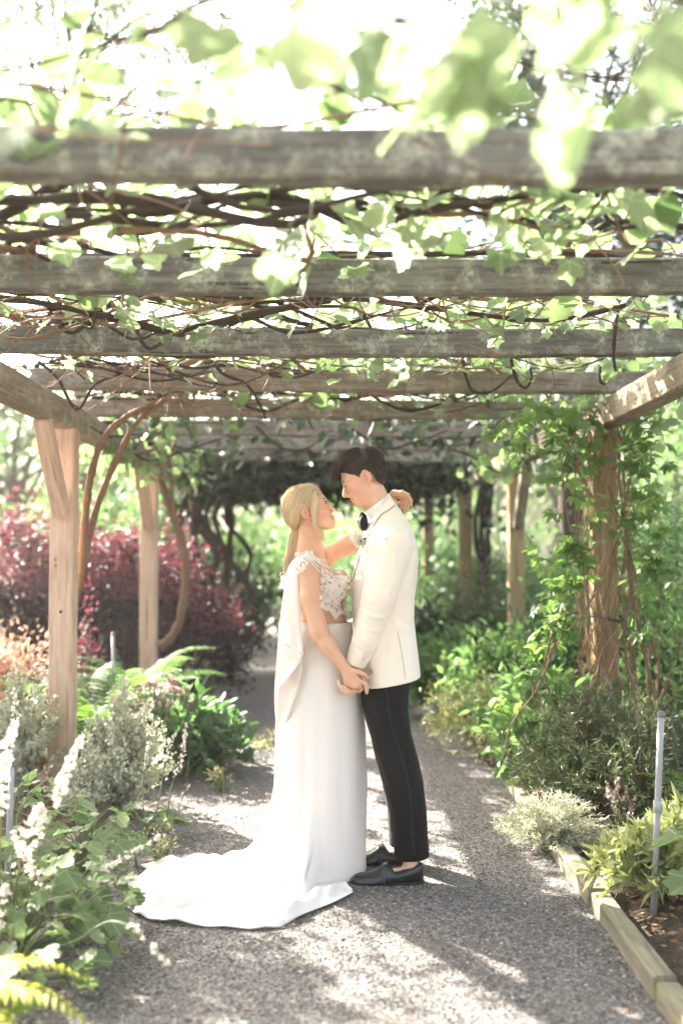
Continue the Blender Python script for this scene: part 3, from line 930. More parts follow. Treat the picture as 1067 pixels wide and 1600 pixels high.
# --- trousers
S = Sculpt(even(.05, .60, .0045), even(YC - .24, YC + .25, .005), even(.05, .98, .0055))
near = [(1030, 580, 640, .080), (1055, 575, 640, .076), (1085, 563, 638, .082), (1110, 568, 637.5, .09), (1148, 580, 643, .085), (1184, 591.5, 653, .078), (1220, 602, 661, .073), (1265, 611, 666, .069), (1300, 614, 668, .066), (1340, 615.5, 670.5, .066), (1362, 615, 672, .066)]
far = [(r[0], r[1] - (2 if r[0] < 1150 else 5 + (r[0] - 1150) * .012), r[2] - 10, r[3]) for r in near]
S.loft(*loft_px(near, -.097), k=.012, power=2.3); S.loft(*loft_px(far, .14), k=.012, power=2.3)
S.loft(*loft_px([(1030, 580, 640, .16), (1060, 574, 640, .17), (1090, 566, 638, .165)]), k=.02)
TF = [((575, 1092, -.2), (625, 1118, -.19), .012, .005), ((583, 1140, -.19), (612, 1205, -.18), .014, .006), ((640, 1140, -.17), (655, 1190, -.175), .012, .005), ((600, 1215, -.175), (640, 1262, -.18), .013, .006), ((655, 1178, -.175), (622, 1212, -.18), .012, .005), ((614, 1285, -.175), (648, 1312, -.178), .012, .005), ((664, 1262, -.17), (640, 1290, -.18), .01, .004), ((600, 1075, -.2), (594, 1130, -.2), .012, -.004)]
TF = [(P(*a), P(*b), w, h) for a, b, w, h in TF]
Sg = np.meshgrid(*S.ax, indexing='ij', sparse=True)
for dd, y0, y1 in ((-.11, 1343.5, 1340), (.145, 1319.5, 1317)):
    c0, c1 = P(616, y0, dd), P(669, y1, dd)
    nn = np.array((-(c1 - c0)[2], 0, (c1 - c0)[0])); nn /= np.linalg.norm(nn)
    hem = -((Sg[0] - c0[0]) * nn[0] + (Sg[2] - c0[2]) * nn[2])
    side = (Sg[1] < YC) if dd < 0 else (Sg[1] >= YC)
    S.D = np.maximum(S.D, np.where(side & (Sg[2] < .6), hem, -1).astype(np.float32))
tro = sculpt_obj(S, 'trousers', M_BLACK, groom, G0, it=2, folds=TF)
bt = bvh_of(tro, G0)
mb = MB(); a = line([(599.5, 1070), (606, 1119), (615, 1152.6), (629, 1197.6), (638, 1242.7), (642, 1290), (645, 1340)], 8, -.19)
patch(mb, bt, a, shift(a, .0125), .0018, 2, .0025, off=G0); mb.build('braid_stripe', M_BRAID, tro)
# --- loafers
def loafer(d, xo, yaw):
    o = bpy.data.objects.new('loafer', None)
    x_heel = P(661 + xo, 1378, d)[0]; x_toe = P(547 + xo, 1372, d)[0]; L = x_heel - x_toe
    xs = np.array([0, .012, .03, .06, .10, .16, .24, .30, .36, .44, .52, .60, .68, .76, .84, .90, .95, .985, 1.0])
    top = np.interp(xs, [0, .02, .06, .15, .28, .38, .46, .51, .54, .57, .66, .80, .90, .96, 1.0], [.016, .026, .034, .043, .053, .068, .086, .096, .094, .056, .058, .072, .085, .090, .084])
    hw = np.interp(xs, [0, .015, .05, .12, .25, .34, .5, .65, .8, .92, .98, 1.0], [.010, .020, .032, .042, .049, .050, .045, .040, .039, .038, .030, .016])
    bot = np.interp(xs, [0, .1, .3, .5, .68, .72, 1], [.012, .009, .008, .013, .021, .020, .019])
    ang = np.linspace(0, 2 * math.pi, 25)[:-1]
    Rg = []
    for x, t, h, b in zip(xs, top, hw, bot):
        cy, sy = np.cos(ang), np.sin(ang)
        yy = h * np.sign(cy) * np.abs(cy) ** .75
        n_ = 0.72 if x < .5 else .8
        zz = np.where(sy > 0, b + (t - b) * np.abs(sy) ** (.95 if x < .55 else .8), b - .001 * np.abs(sy))
        if x > .56:
            yy = h * np.sign(cy) * np.abs(cy) ** .45; zz = np.where(sy > 0, b + (t - b) * np.abs(sy) ** .4, zz)
        Rg.append(np.column_stack([np.full(24, x * L), yy - .010 * np.sin(x * 3.1), zz]))
    mb = MB(); add_rings(mb, np.array(Rg))
    root = mb.build('loafer', M_SHOE, groom)
    root.location = (x_toe - G0[0], d, 0)
    root.rotation_euler = (0, 0, yaw)
    # sole with a heel block
    mb = MB(); o2 = []
    for x, h in zip(xs, hw):
        z1 = np.interp(x, [0, .1, .3, .5, .68, 1], [.013, .0102, .009, .0142, .0225, .0205])
        z0 = np.interp(x, [0, .1, .3, .5, .695, .70, 1], [.009, .002, .0, .006, .013, .0, .0])
        w = h + .0035
        a2 = np.linspace(0, 2 * math.pi, 17)[:-1]
        yy = w * np.sign(np.cos(a2)) * np.abs(np.cos(a2)) ** .4; zz = np.where(np.sin(a2) > 0, z1, z0)
        o2.append(np.column_stack([np.full(16, x * (L + .004) - .002), yy - .010 * np.sin(x * 3.1), zz]))
    add_rings(mb, np.array(o2)); mb.build('sole', M_SOLE, root, smooth=False)
    # saddle band over the instep and the raised apron seam
    mb = MB(); Rb = []
    for x in (.425, .435, .475, .485):
        t = np.interp(x, [.36, .44, .52], [np.interp(.36, xs, top), np.interp(.44, xs, top), np.interp(.52, xs, top)]); h = np.interp(x, xs, hw); b = np.interp(x, xs, bot)
        e = .0035 if .43 < x < .48 else .0005
        aa = np.linspace(.05, math.pi - .05, 13)
        arc = np.column_stack([np.full(13, x * L), (h + e) * np.sign(np.cos(aa)) * np.abs(np.cos(aa)) ** .75 - .010 * math.sin(x * 3.1), b + (t + e - b) * np.sin(aa) ** .95])
        Rb.append(arc)
    add_rings(mb, np.array(Rb), closed=False); mb.build('saddle_band', M_SHOE, root)
    mb = MB()
    s_ = []
    for th in np.linspace(-1, 1, 15):
        x = .43 - .37 * math.cos(th * 1.45); 
        h = np.interp(x, xs, hw); t = np.interp(x, xs, top); b = np.interp(x, xs, bot)
        cc = math.sin(th * 1.35) * .86; yy = h * np.sign(cc) * abs(cc) ** .9; ss = (1 - min(1, abs(yy / h)) ** (1 / .75 * 2)) ** .5
        s_.append((x * L, yy - .010 * math.sin(x * 3.1), b + (t - b) * ss ** .95 + .001))
    tube(mb, s_, .0022, 6); mb.build('apron_seam', M_SHOE, root)
    return root
loafer(-.125, 0, 0); loafer(.145, -8, 0)
# --- shirt with collar
S = Sculpt(even(.02, .36, .0032), even(YC - .16, YC + .16, .0036), even(1.36, 1.68, .003))
ca, cb = P(577, 794, 0), P(603, 781, 0)
S.loft(*loft_px([(797, 578, 611, .072), (808, 574, 616, .085), (822, 569, 620, .095), (860, 561, 625, .11), (900, 557, 628, .12)]), k=.01)
ax_ = (P(582, 768, 0) - P(602, 815, 0)); ax_ /= np.linalg.norm(ax_)
S.cone(P(597, 803, 0), P(588.5, 783, 0), .073, .0655, .006)
# top of the collar: a slanting cut, low in front and high at the nape
n_c = np.cross(P(606.5, 772.5, 0) - P(572.5, 797.5, 0), (0, 1, 0)); n_c /= np.linalg.norm(n_c)
if n_c[2] < 0: n_c = -n_c
S.plane(P(590, 785.5, 0), n_c)
S.cone(P(602, 815, 0), P(575, 752, 0), .060, .0565, .002, cut=True)
sh = sculpt_obj(S, 'shirt', M_SHIRT, groom, G0, it=1)
# --- bow tie
mb = MB(); kn = P(566.5, 815, -.02)
for q in (-1, 1):
    Rg = []
    for t, h, th in [(0, .012, .012), (.018, .020, .016), (.04, .034, .020), (.06, .040, .017), (.068, .036, .008)]:
        a = np.linspace(0, 2 * math.pi, 13)[:-1]
        c = kn + np.array((-.006 + .012 * (t / .066), q * t, -.004 * (t / .066)))
        Rg.append(np.column_stack([c[0] + th * np.cos(a), np.full(12, c[1]) + .004 * np.sin(2 * a), c[2] + h * np.sin(a) * (1 - .16 * np.abs(np.cos(a)))]))
    add_rings(mb, np.array(Rg) - G0)
tube(mb, [kn - G0 + (-.008, 0, .013), kn - G0 + (-.012, 0, 0), kn - G0 + (-.008, 0, -.013)], [.010, .013, .010], 10)
tl = np.array([kn + (-.002, 0, 0)])
# the tails pointing up and down behind the loops
for q, dz in ((-1, .035), (1, -.030)):
    tube(mb, [kn - G0 + (.0, q * .012, 0), kn - G0 + (-.003, q * .040, dz * .6), kn - G0 + (-.004, q * .058, dz)], [.008, .014, .006], 8)
mb.build('bow_tie', M_TIE, groom)
# --- boutonniere on the near lapel
c = P(562.5, 842, -.16); h = drape(bj, c[0], c[2], .012)
if h is not None: c = h
bt_ = MB(); 
tube(bt_, [c - G0 + (.004, -.004, -.025), c - G0 + (0, -.004, .0)], [.0025, .004], 6); bo = bt_.build('boutonniere', plain('flower_stem', (.05, .09, .03), .7), groom)
def petal_mesh(L, w, cup):
    u = np.linspace(0, 1, 6); rows = []
    for t in u:
        ww = w * math.sin(min(1, t * 1.08 + .08) * math.pi * .82) ** .8
        rows.append([(t * L, s * ww, cup * (t * t) * L + cup * .8 * (s * s) * ww) for s in (-1, -.5, 0, .5, 1)])
    m = MB(); add_rings(m, np.array(rows), closed=False, tint=.5); return m.mesh('petal', M_PETAL)
pm = petal_mesh(.031, .016, .5)
for i in range(17):
    lay = i % 3; a = i * 2.4; el = (.35, .8, 1.2)[lay]
    d = Vector((math.cos(a) * math.cos(el), -math.sin(el), math.sin(a) * math.cos(el)))
    ctr = Vector(c - G0) + Vector(((-.008, 0, .010), (.006, 0, -.012), (-.004, 0, -.006))[i % 3])
    Mx = Vector((0, -1, 0)).to_track_quat('X', 'Z').to_matrix().to_4x4()
    q = d.to_track_quat('X', 'Y').to_matrix().to_4x4(); q.translation = ctr
    inst('petal', pm, bo, q)
gl = MB()
for i in range(5):
    a = i * 1.3 + .4; b0 = c - G0 + np.array((.004, .0, -.006))
    tip = b0 + np.array((math.cos(a) * .026, -.006, math.sin(a) * .03)); w = np.array((-math.sin(a) * .007, 0, math.cos(a) * .007))
    gl.add([b0, (b0 + tip) / 2 + w, tip, (b0 + tip) / 2 - w], np.array([[0, 1, 2, 3]]))
gl.build('leaves', plain('dark_sprig', (.012, .02, .012), .6), bo)

# --- hair: a close cap over the skull, then combed locks
def hair_cap(H, regions, grow, spec, h=.0026):
    lo = H.C - .15; hi = H.C + .15
    S = Sculpt(*[even(l, q, h) for l, q in zip(lo, hi)])
    return S
def cap_field(S, H, c, r, keep, k=.006):
    S.ell(H(*c), np.array(r) * H.k, H.A, k)
def cut_outside(S, H, fn):
    g = np.meshgrid(*S.ax, indexing='ij')
    q = H.inv(np.stack([a.ravel() for a in g], -1))
    d = (fn(q[:, 0], q[:, 1], q[:, 2]) * H.k).reshape(S.D.shape).astype(np.float32)
    S.D = np.maximum(S.D, d)
S = hair_cap(HG, None, 0, None)
S.ell(HG(-.016, .038, 0), np.array((.0985, .0895, .0775)), HG.A, .006)
S.ell(HG(-.040, -.002, 0), np.array((.061, .075, .068)), HG.A, .02)
S.ell(HG(.035, .098, .0), np.array((.062, .030, .056)), HG.A, .018)
S.cone(HG(.070, .090, .0), HG(.100, .072, -.004), .024, .012, .018)
S.cone(HG(.07, .09, -.03), HG(.096, .072, -.03), .018, .010, .015)
def g_hair(F, U, Sd):
    a = np.abs(Sd)
    # hairline: forehead, temple, around the ear, nape
    top = np.interp(F, [-.2, -.10, -.062, -.045, -.038, -.012, .012, .022, .03, .050, .066, .08, .2], [-.10, -.092, -.078, -.045, .002, .022, .010, -.014, .016, .036, .052, .058, .03])
    return (top - U)
cut_outside(S, HG, g_hair)
V, F = S.surf(); V = smooth_mesh(V, F, 2)
mbh = MB(); mbh.add(V - G0, F, 0, .1 + .2 * RNG.random(len(V)))
proj_g = cap_proj(V, F, HG)
def strands(mb, start, step_dir, proj, n_seg, ds, r0, r1, lift, tint):
    pts = [np.array(start, float)]
    for i in range(n_seg):
        d = step_dir(pts[-1], i / n_seg); d = d / (np.linalg.norm(d) + 1e-9)
        pts.append(proj(pts[-1] + d * ds, lift * (i + 1) / n_seg))
    rad = np.interp(np.linspace(0, 1, len(pts)), [0, .3, 1], [r0 * .6, r0, r1])
    return pts, rad
Ec, Er = np.array((-.016, .038, 0)), np.array((.0985, .0895, .0775))
def hair_pts(mb, H, pts, rad, tint, off):
    tube(mb, [H(*q) - off for q in pts], np.array(rad) * H.k, 3, 0, tint, True)
for i in range(3000):
    # root anywhere on the cap
    th = RNG.random() * 2 * math.pi; ph = math.acos(1 - 1.85 * RNG.random())
    d = np.array((math.sin(ph) * math.cos(th), math.cos(ph), math.sin(ph) * math.sin(th)))
    p0 = Ec + d * Er
    if g_hair(p0[0], p0[1], p0[2]) > -.004: continue
    up = p0[1] > .085
    whorl = np.array((-.07, .11, .01))
    def sd(p, t, p0=p0):
        v = p - whorl
        if p0[1] > .075 and p0[0] > -.05: w = np.array((1.0, -.25 * t, .12 * math.sin(p0[2] * 60)))      # top: combed forward
        else: w = np.array((v[0] * .25 - (.35 if p0[0] < .03 else -.2), -1.0, v[2] * .2))
        return w + RNG.normal(0, .26, 3)
    L = 8 if up else 5
    pts, rad = strands(None, p0, sd, proj_g, L, .0085 if up else .0055, .0014, .0004, .010 * RNG.random() if up else .003, None)
    hair_pts(mbh, HG, pts, rad, .1 + .9 * RNG.random() ** 2, G0)
# the quiff: locks thrown forward over the brow
for i in range(420):
    s0 = RNG.normal(0, .028); f0 = .02 + .07 * RNG.random(); s0 = max(-.06, min(.06, s0))
    p = np.array((f0, .109 - .25 * max(0, f0 - .04) - .35 * abs(s0) ** 1.2 + .006 * RNG.random(), s0))
    ln_ = .05 + .035 * RNG.random(); e = p + np.array((ln_ * .95, -.02 - .035 * RNG.random() - .15 * (f0), s0 * .1 + RNG.normal(0, .008)))
    e[0] = min(e[0], .122 + .008 * RNG.random()); m_ = (p + e) / 2 + np.array((.006, .008 + .006 * RNG.random(), 0))
    hair_pts(mbh, HG, spline([p, m_, e], 4), np.interp(np.linspace(0, 1, 9), [0, .4, 1], [.0014, .0017, .0004]), .1 + .9 * RNG.random() ** 1.6, G0)
mbh.build('hair', M_HAIR_D, groom)
# brows, eyes
def face_bits(H, root, off, brow_mat, brow_r, open_eye, brow_lift=0.0):
    for q in (-1, 1):
        mb = MB(); tube(mb, [H(.0905, .016 + brow_lift, q * .011) - off, H(.0890, .0205 + brow_lift, q * .022) - off, H(.0815, .0225 + brow_lift, q * .036) - off, H(.0715, .0185 + brow_lift, q * .047) - off, H(.064, .012 + brow_lift, q * .053) - off], np.array([brow_r * .8, brow_r, brow_r, brow_r * .8, brow_r * .3]) * H.k, 6)
        mb.build('eyebrow', brow_mat, root)
        mb = MB(); c = np.array((.0775, -.001, q * .0305)); r = .0122
        dirs = []
        Vs = []; n1, n2 = 10, 14
        for i in range(n1 + 1):
            a = math.pi * i / n1
            for j in range(n2):
                b = 2 * math.pi * j / n2
                Vs.append(H(*(c + r * np.array((math.cos(a), math.sin(a) * math.cos(b) * .72, math.sin(a) * math.sin(b))))) - off)
        Rg = np.array(Vs).reshape(n1 + 1, n2, 3); add_rings(mb, Rg, 0)
        eo = mb.build('eye', M_EYE, root)
        mb = MB(); a2 = np.linspace(0, 2 * math.pi, 13)[:-1]
        ic = c + np.array((r * .90, open_eye[2], open_eye[3])); 
        Rg = [[H(*(ic + np.array((dx, rr * math.cos(t), rr * math.sin(t))))) - off for t in a2] for dx, rr in ((-.002, .0062), (.0016, .0056), (.0024, .003))]
        add_rings(mb, np.array(Rg)); mb.build('iris', M_IRIS, eo)
        # lids: upper one heavy with lashes, lower one thin
        for nm, du, rr, mt in (('eyelid', open_eye[0], .0030, None), ('eyelid', -open_eye[1], .0022, None)):
            mb = MB(); tube(mb, [H(c[0] + r * .62, c[1] + du * .2, c[2] - q * .0135) - off, H(c[0] + r * 1.0, c[1] + du, c[2] - q * .004) - off, H(c[0] + r * .93, c[1] + du, c[2] + q * .005) - off, H(c[0] + r * .45, c[1] + du * .1, c[2] + q * .0145) - off], rr * H.k, 6)
            mb.build('eyelid', root.children[0].data.materials[0] if root.children else M_SKIN_B, eo)
        mb = MB()
        for t in np.linspace(-1, 1, 9):
            f_ = c[0] + r * (1.02 - .38 * t * t); b0 = H(f_, c[1] + open_eye[0] * (1 - .5 * t * t), c[2] + q * t * .0125) - off
            b1 = H(f_ + .0075, c[1] + open_eye[0] + (.003 if open_eye[0] > .003 else -.004), c[2] + q * t * .0155) - off
            tube(mb, [b0, b1], [.0017 * H.k, .0006], 3)
        mb.build('eyelashes', M_LASH, eo)
face_bits(HG, groom, G0, M_BROW_D, .0036, (.0005, .003, -.003, 0.0), -.002)
thin_out(gbody, .28)
# ================================================================ the bride
B0 = np.array((P(500, 1372, 0)[0], YC, 0.014))
bride = thing('person', 'woman with blonde ponytail in a white wedding gown with lace top and train', 'person', tuple(B0))
HB = Frame(P(484.5, 798.5, -.01), (1, -.17, 0), R(21), R(-2), .93)
S = Sculpt(even(-.40, .45, .0030), even(YC - .30, YC + .36, .0030), np.concatenate([even(0.0, 1.02, .007), even(1.025, 1.70, .0022)]))
sculpt_head(S, HB, True)
S.cone(P(482, 822, -.01), P(484, 872, 0), .047, .052, .02)
S.cone(P(484, 860, 0), P(483, 884, 0), .06, .08, .03)
BR = [(868, 472, 500, .07), (880, 462, 508, .135), (895, 458, 524, .155), (912, 459, 538, .15), (925, 462, 541, .14), (945, 466, 538, .130), (965, 470, 540, .122), (985, 472, 542, .124), (1010, 466, 546, .14), (1045, 456, 552, .17), (1090, 455, 556, .17), (1130, 462, 552, .155)]
S.loft(*loft_px(BR), k=.02)
for q in (-1, 1): S.ell(P(527, 913, q * .066), (.058, .066, .060), None, .03)
# legs within the gown
for q in (-1, 1): S.chain([P(505, 1110, q * .075), P(512, 1230, q * .06), P(508, 1350, q * .055)], [.085, .055, .035], .02)
for q in (-1, 1): S.cone(P(508, 1352, q * .055), P(545, 1366, q * .06), .032, .022, .01)
# near arm: straight down from the shoulder, bent a little at the elbow, to the held hands
S.ell(P(481, 884, -.165), (.046, .046, .048), None, .03)
S.chain([P(482, 890, -.175), P(485, 932, -.195), P(498, 985, -.21), P(512, 1008, -.215), P(538, 1043, -.225)], [.0455, .0435, .0365, .035, .0215], .018)
# far arm: raised round the man's neck
S.ell(P(506, 872, .155), (.048, .046, .046), None, .03)
S.chain([P(505, 872, .16), P(543, 852, .20), P(588, 826, .205)], [.043, .041, .034], .015)
S.chain([P(588, 826, .205), P(602, 800, .135), P(611, 779, .035)], [.035, .030, .0205], .015)
# far hand hanging over his shoulder: back of the hand, four fingers and a thumb
S.chain([P(610, 778, .035), P(619, 772, .01), P(628, 772, -.01)], [.021, .025, .022], .008, squash=((.45, 0, .9), .62))
fingers(S, [[(628, 768, -.03), (637, 773, -.040), (642, 782, -.040), (642.5, 790, -.034)],
            [(629, 771, -.016), (635.5, 778, -.026), (638, 789, -.026), (637, 798, -.020)],
            [(628, 773, .0), (632, 782, -.010), (632.5, 794, -.012), (631, 802.5, -.008)],
            [(625, 775, .012), (627, 784, .004), (626.5, 793, .002), (625, 799, .004)]], .0080, .0060)
fingers(S, [[(613, 780, -.0), (617, 784, -.022), (623, 786, -.034)]], .0098, .0075)
# near hand lying over his: broad back, fingers closing behind, thumb along the top
S.chain([P(538, 1043, -.225), P(546, 1054, -.232), P(554, 1066, -.232)], [.0225, .0285, .027], .008, squash=((.25, 1, 0), .62))
S.chain([P(545, 1066, -.23), P(556, 1068, -.23)], [.021, .022], .012, squash=((0, 1, 0), .6))
fingers(S, [[(563, 1064, -.232), (571, 1068, -.238), (573.5, 1076, -.236), (573, 1083, -.230)],
            [(559, 1070, -.228), (565, 1076, -.222), (562, 1081, -.205)],
            [(553, 1073, -.224), (557, 1079, -.215), (552, 1080, -.198)],
            [(547, 1073, -.222), (549, 1078, -.212), (545, 1077, -.198)]], .0092, .0072)
fingers(S, [[(551, 1048, -.238), (561, 1050, -.244), (569, 1054, -.240), (574, 1059, -.232)]], .0108, .0078)
bbody = sculpt_obj(S, 'body', M_SKIN_B, bride, B0, lambda V: paint_head(V, HB), it=1)
bb = bvh_of(bbody, B0)

# --- lace bodice: an openwork of petals, leaves and cord laid on the body
lace = MB()
def surf_at(px, py, side=-1):
    """point and normal on the body seen at a pixel, from the near (-1) or far (1) side"""
    q = P(px, py, 0)
    h = bb.ray_cast(Vector((q[0], YC + side * 1.2, q[2])), Vector((0, -side, 0)))
    return (None, None) if h[0] is None else (np.array(h[0]), np.array(h[1]))
def lace_motif(c, n, up, s, kind, lift=.0025):
    n = n / np.linalg.norm(n); t = up - n * (up @ n); t /= np.linalg.norm(t) + 1e-9; b = np.cross(n, t)
    def pt(x, y, z): return c + s * (x * b + y * t) + n * (lift + z * s)
    if kind == 0:                                                  # five-petalled flower with a raised rim
        for k in range(5):
            a = k * 2 * math.pi / 5; ca, sa = math.cos(a), math.sin(a)
            pr = [(.12, 0), (.55, .34), (.9, .30), (1.05, 0), (.9, -.30), (.55, -.34)]
            V = [pt(r * ca - w * sa, r * sa + w * ca, .10 + .22 * (i in (1, 2, 3, 4, 5)) - (.12 if i == 0 else 0)) for i, (r, w) in enumerate(pr)] + [pt(.6 * ca, .6 * sa, .05)]
            lace.add(np.array(V) - B0, np.array([(6, i, (i + 1) % 6) for i in range(6)]))
        V = [pt(.2 * math.cos(i), .2 * math.sin(i), .2) for i in np.arange(6) * math.pi / 3] + [pt(0, 0, .4)]
        lace.add(np.array(V) - B0, np.array([(6, i, (i + 1) % 6) for i in range(6)]))
    else:                                                          # curved leaf spray
        for k, (a, L) in enumerate(((0, 1.25), (.75, .95), (-.75, .95))):
            ca, sa = math.cos(a + 1.57), math.sin(a + 1.57)
            pr = [(0, 0, 0), (.5 * L, .17, .15), (L, .04, .05), (.5 * L, -.17, .15)]
            V = [pt(r * ca - w * sa, r * sa + w * ca, z) for r, w, z in pr]
            lace.add(np.array(V) - B0, np.array([(0, 1, 2), (0, 2, 3)]))
up_n = [(462, 872), (470, 864), (478, 862), (486, 866), (497, 878), (508, 886), (520, 889), (528, 888), (540, 897), (551, 910)]
lo_n = [(462, 960), (500, 942), (508, 947), (515, 950), (520, 957), (523, 962), (528, 955), (537, 957), (539, 968), (545, 975), (552, 972)]
ux, uy = np.array(up_n).T; lx, ly = np.array(lo_n).T
def in_bodice(px, py): return np.interp(px, ux, uy) <= py <= np.interp(px, lx, ly)
for side in (-1, 1):
    for i in range(1150):
        px, py = 486 + 66 * RNG.random(), 866 + 110 * RNG.random()
        if not in_bodice(px, py): continue
        dens = .55 + .45 * (py > 900)
        if RNG.random() > dens: continue
        c, n = surf_at(px, py, side)
        if c is None or abs(c[1] - YC) > .158 and px < 500: continue
        a = RNG.random() * 6.28
        lace_motif(c, n, np.array((math.cos(a), .2, math.sin(a))), 0.0055 + .0055 * RNG.random(), 0 if RNG.random() < .35 else 1)
    # scalloped edges: motifs along the neckline and along the lower edge
    for L_, n_ in ((up_n[3:], 34), (lo_n[1:], 34)):
        for q in spline([(a, b, 0) for a, b in L_], 4):
            c, n = surf_at(q[0] + RNG.normal(0, .5), q[1], side)
            if c is None: continue
            lace_motif(c, n, np.array((RNG.normal(), 0, RNG.normal())), .0095, 0, .003); lace_motif(c, n, np.array((.3, 0, -1.0)), .011, 1, .003)
    # cap over the shoulder
    for i in range(190):
        px, py = 464 + 26 * RNG.random(), 862 + 32 * RNG.random()
        lim = np.interp(px, [464, 470, 478, 484, 490], [897, 894, 890, 877, 878])
        if py > lim: continue
        c, n = surf_at(px, py, side)
        if c is None: continue
        lace_motif(c, n, np.array((RNG.normal(), 0, RNG.normal())), .0055 + .004 * RNG.random(), int(RNG.random() < .5), .003)
    # cords running from the shoulder down to the bust
    for k in range(5):
        pts = []
        for t in np.linspace(0, 1, 9):
            px = 480 + k * 3.2 + (30 + 7 * k) * t; py = 868 + k * 1.2 + (34 + 8 * math.sin(k)) * t ** 1.1 - 6 * math.sin(t * 3.1) * (k - 2) * .3
            c, n = surf_at(px, py, side)
            if c is not None: pts.append(c + n * .003 - B0)
        if len(pts) > 3: tube(lace, pts, .0022, 5)
# a tail of lace standing off behind the far shoulder
for i in range(26):
    c = P(438 + 10 * RNG.random(), 893 + 28 * RNG.random(), .16 + .03 * RNG.random())
    lace_motif(c, np.array((-.4, -1.0, .2)), np.array((RNG.normal(), 0, RNG.normal())), .008, int(RNG.random() < .6), .0)
lace.build('lace_bodice', M_LACE, bride)

# --- gown: skirt and train, one cloth
wz0, wz1 = P(549, 972.5)[2], P(507, 975)[2]
C0 = np.array((P(510, 1368)[0], YC))
rows_px = [973, 985, 1000, 1022, 1045, 1070, 1095, 1125, 1160, 1195, 1225]
fr = np.interp(rows_px, [972, 1000, 1045, 1090, 1150, 1250], [550, 553, 560.5, 566.5, 570, 572])
bk = np.interp(rows_px, [972, 985, 1010, 1040, 1075, 1095, 1125, 1160, 1195, 1225, 1250], [470, 469, 459, 447, 437, 433, 430, 429, 428, 427.5, 427.5])
hwv = np.interp(rows_px, [972, 985, 1010, 1045, 1090, 1150, 1250], [.126, .128, .145, .176, .180, .178, .19])
# outline of the hem and the train on the ground, as pixels
out_px = [(572, 1362), (570, 1370), (558, 1376), (540, 1380), (520, 1382), (506, 1384), (494, 1392), (480, 1412), (460, 1434), (448, 1449), (425, 1454), (390, 1456), (345, 1453), (300, 1449), (255, 1444), (214, 1434), (193, 1416), (196, 1398), (205, 1377), (222, 1353), (233, 1362), (243, 1374), (256, 1364), (275, 1352), (310, 1350), (345, 1346), (385, 1336), (430, 1330), (480, 1330), (520, 1336), (556, 1345), (569, 1354)]
og = np.array([on_ground(a, b, .02)[:2] for a, b in out_px]) - C0
og_t = np.unwrap(np.arctan2(og[:, 1], og[:, 0])); og_r = np.hypot(og[:, 0], og[:, 1])
o_ = np.argsort(og_t); og_t, og_r = og_t[o_], og_r[o_]
NT = 300
th = np.linspace(0, 2 * math.pi, NT, endpoint=False)
tt = np.concatenate([og_t - 2 * math.pi, og_t, og_t + 2 * math.pi]); rr = np.concatenate([og_r, og_r, og_r])
# give the train, far from the body's centre, its share of the columns
w_ = 1 + 5.0 * np.exp(-((((th - math.pi * 1.03 + math.pi) % (2 * math.pi) - math.pi) / .5) ** 2))
cw = np.cumsum(1 / w_ ** 0); 
dens = np.interp(th, th, w_); cum = np.concatenate([[0], np.cumsum(dens)]); th = np.interp(np.linspace(0, cum[-1], NT, endpoint=False), cum, np.concatenate([th, [2 * math.pi]]))
Rh = np.interp(th, tt, rr)
def pleat(th, z01):
    """vertical folds: broad near the front, more behind"""
    back = .5 - .5 * np.cos(th)
    f = .55 * np.sin(5 * th + 1.3) + .45 * np.sin(9 * th + .4 + 1.5 * z01) + .5 * back * np.sin(15 * th + 2.1) + .28 * back * np.sin(23 * th + 4.0 * z01)
    return f
rowsV = []
zf = P(500, 1225)[2]
for k, (py, f, b, h) in enumerate(zip(rows_px, fr, bk, hwv)):
    z01 = k / (len(rows_px) - 1)
    pf, pb = P(f, py), P(b, py)
    cx, a = (pf[0] + pb[0]) / 2, (pf[0] - pb[0]) / 2
    pl = (.0003 + .0067 * z01 ** 2) * pleat(th, z01)
    x = cx + a * np.cos(th) + pl * np.cos(th); y = YC + h * np.sin(th) + pl * np.sin(th)
    zz = pf[2] + (0 if k else 0) * x
    rowsV.append(np.stack([x, y, np.full(NT, zz)], -1))
Lx, Ly = rowsV[-1][:, 0] - C0[0], rowsV[-1][:, 1] - C0[1]
rb0 = np.hypot(Lx, Ly); thb = np.unwrap(np.arctan2(Ly, Lx))
ext = np.clip((Rh - rb0) / .55, 0, 1)
NS = 66
rng2 = np.random.default_rng(3)
ph = rng2.random(12) * 6.28
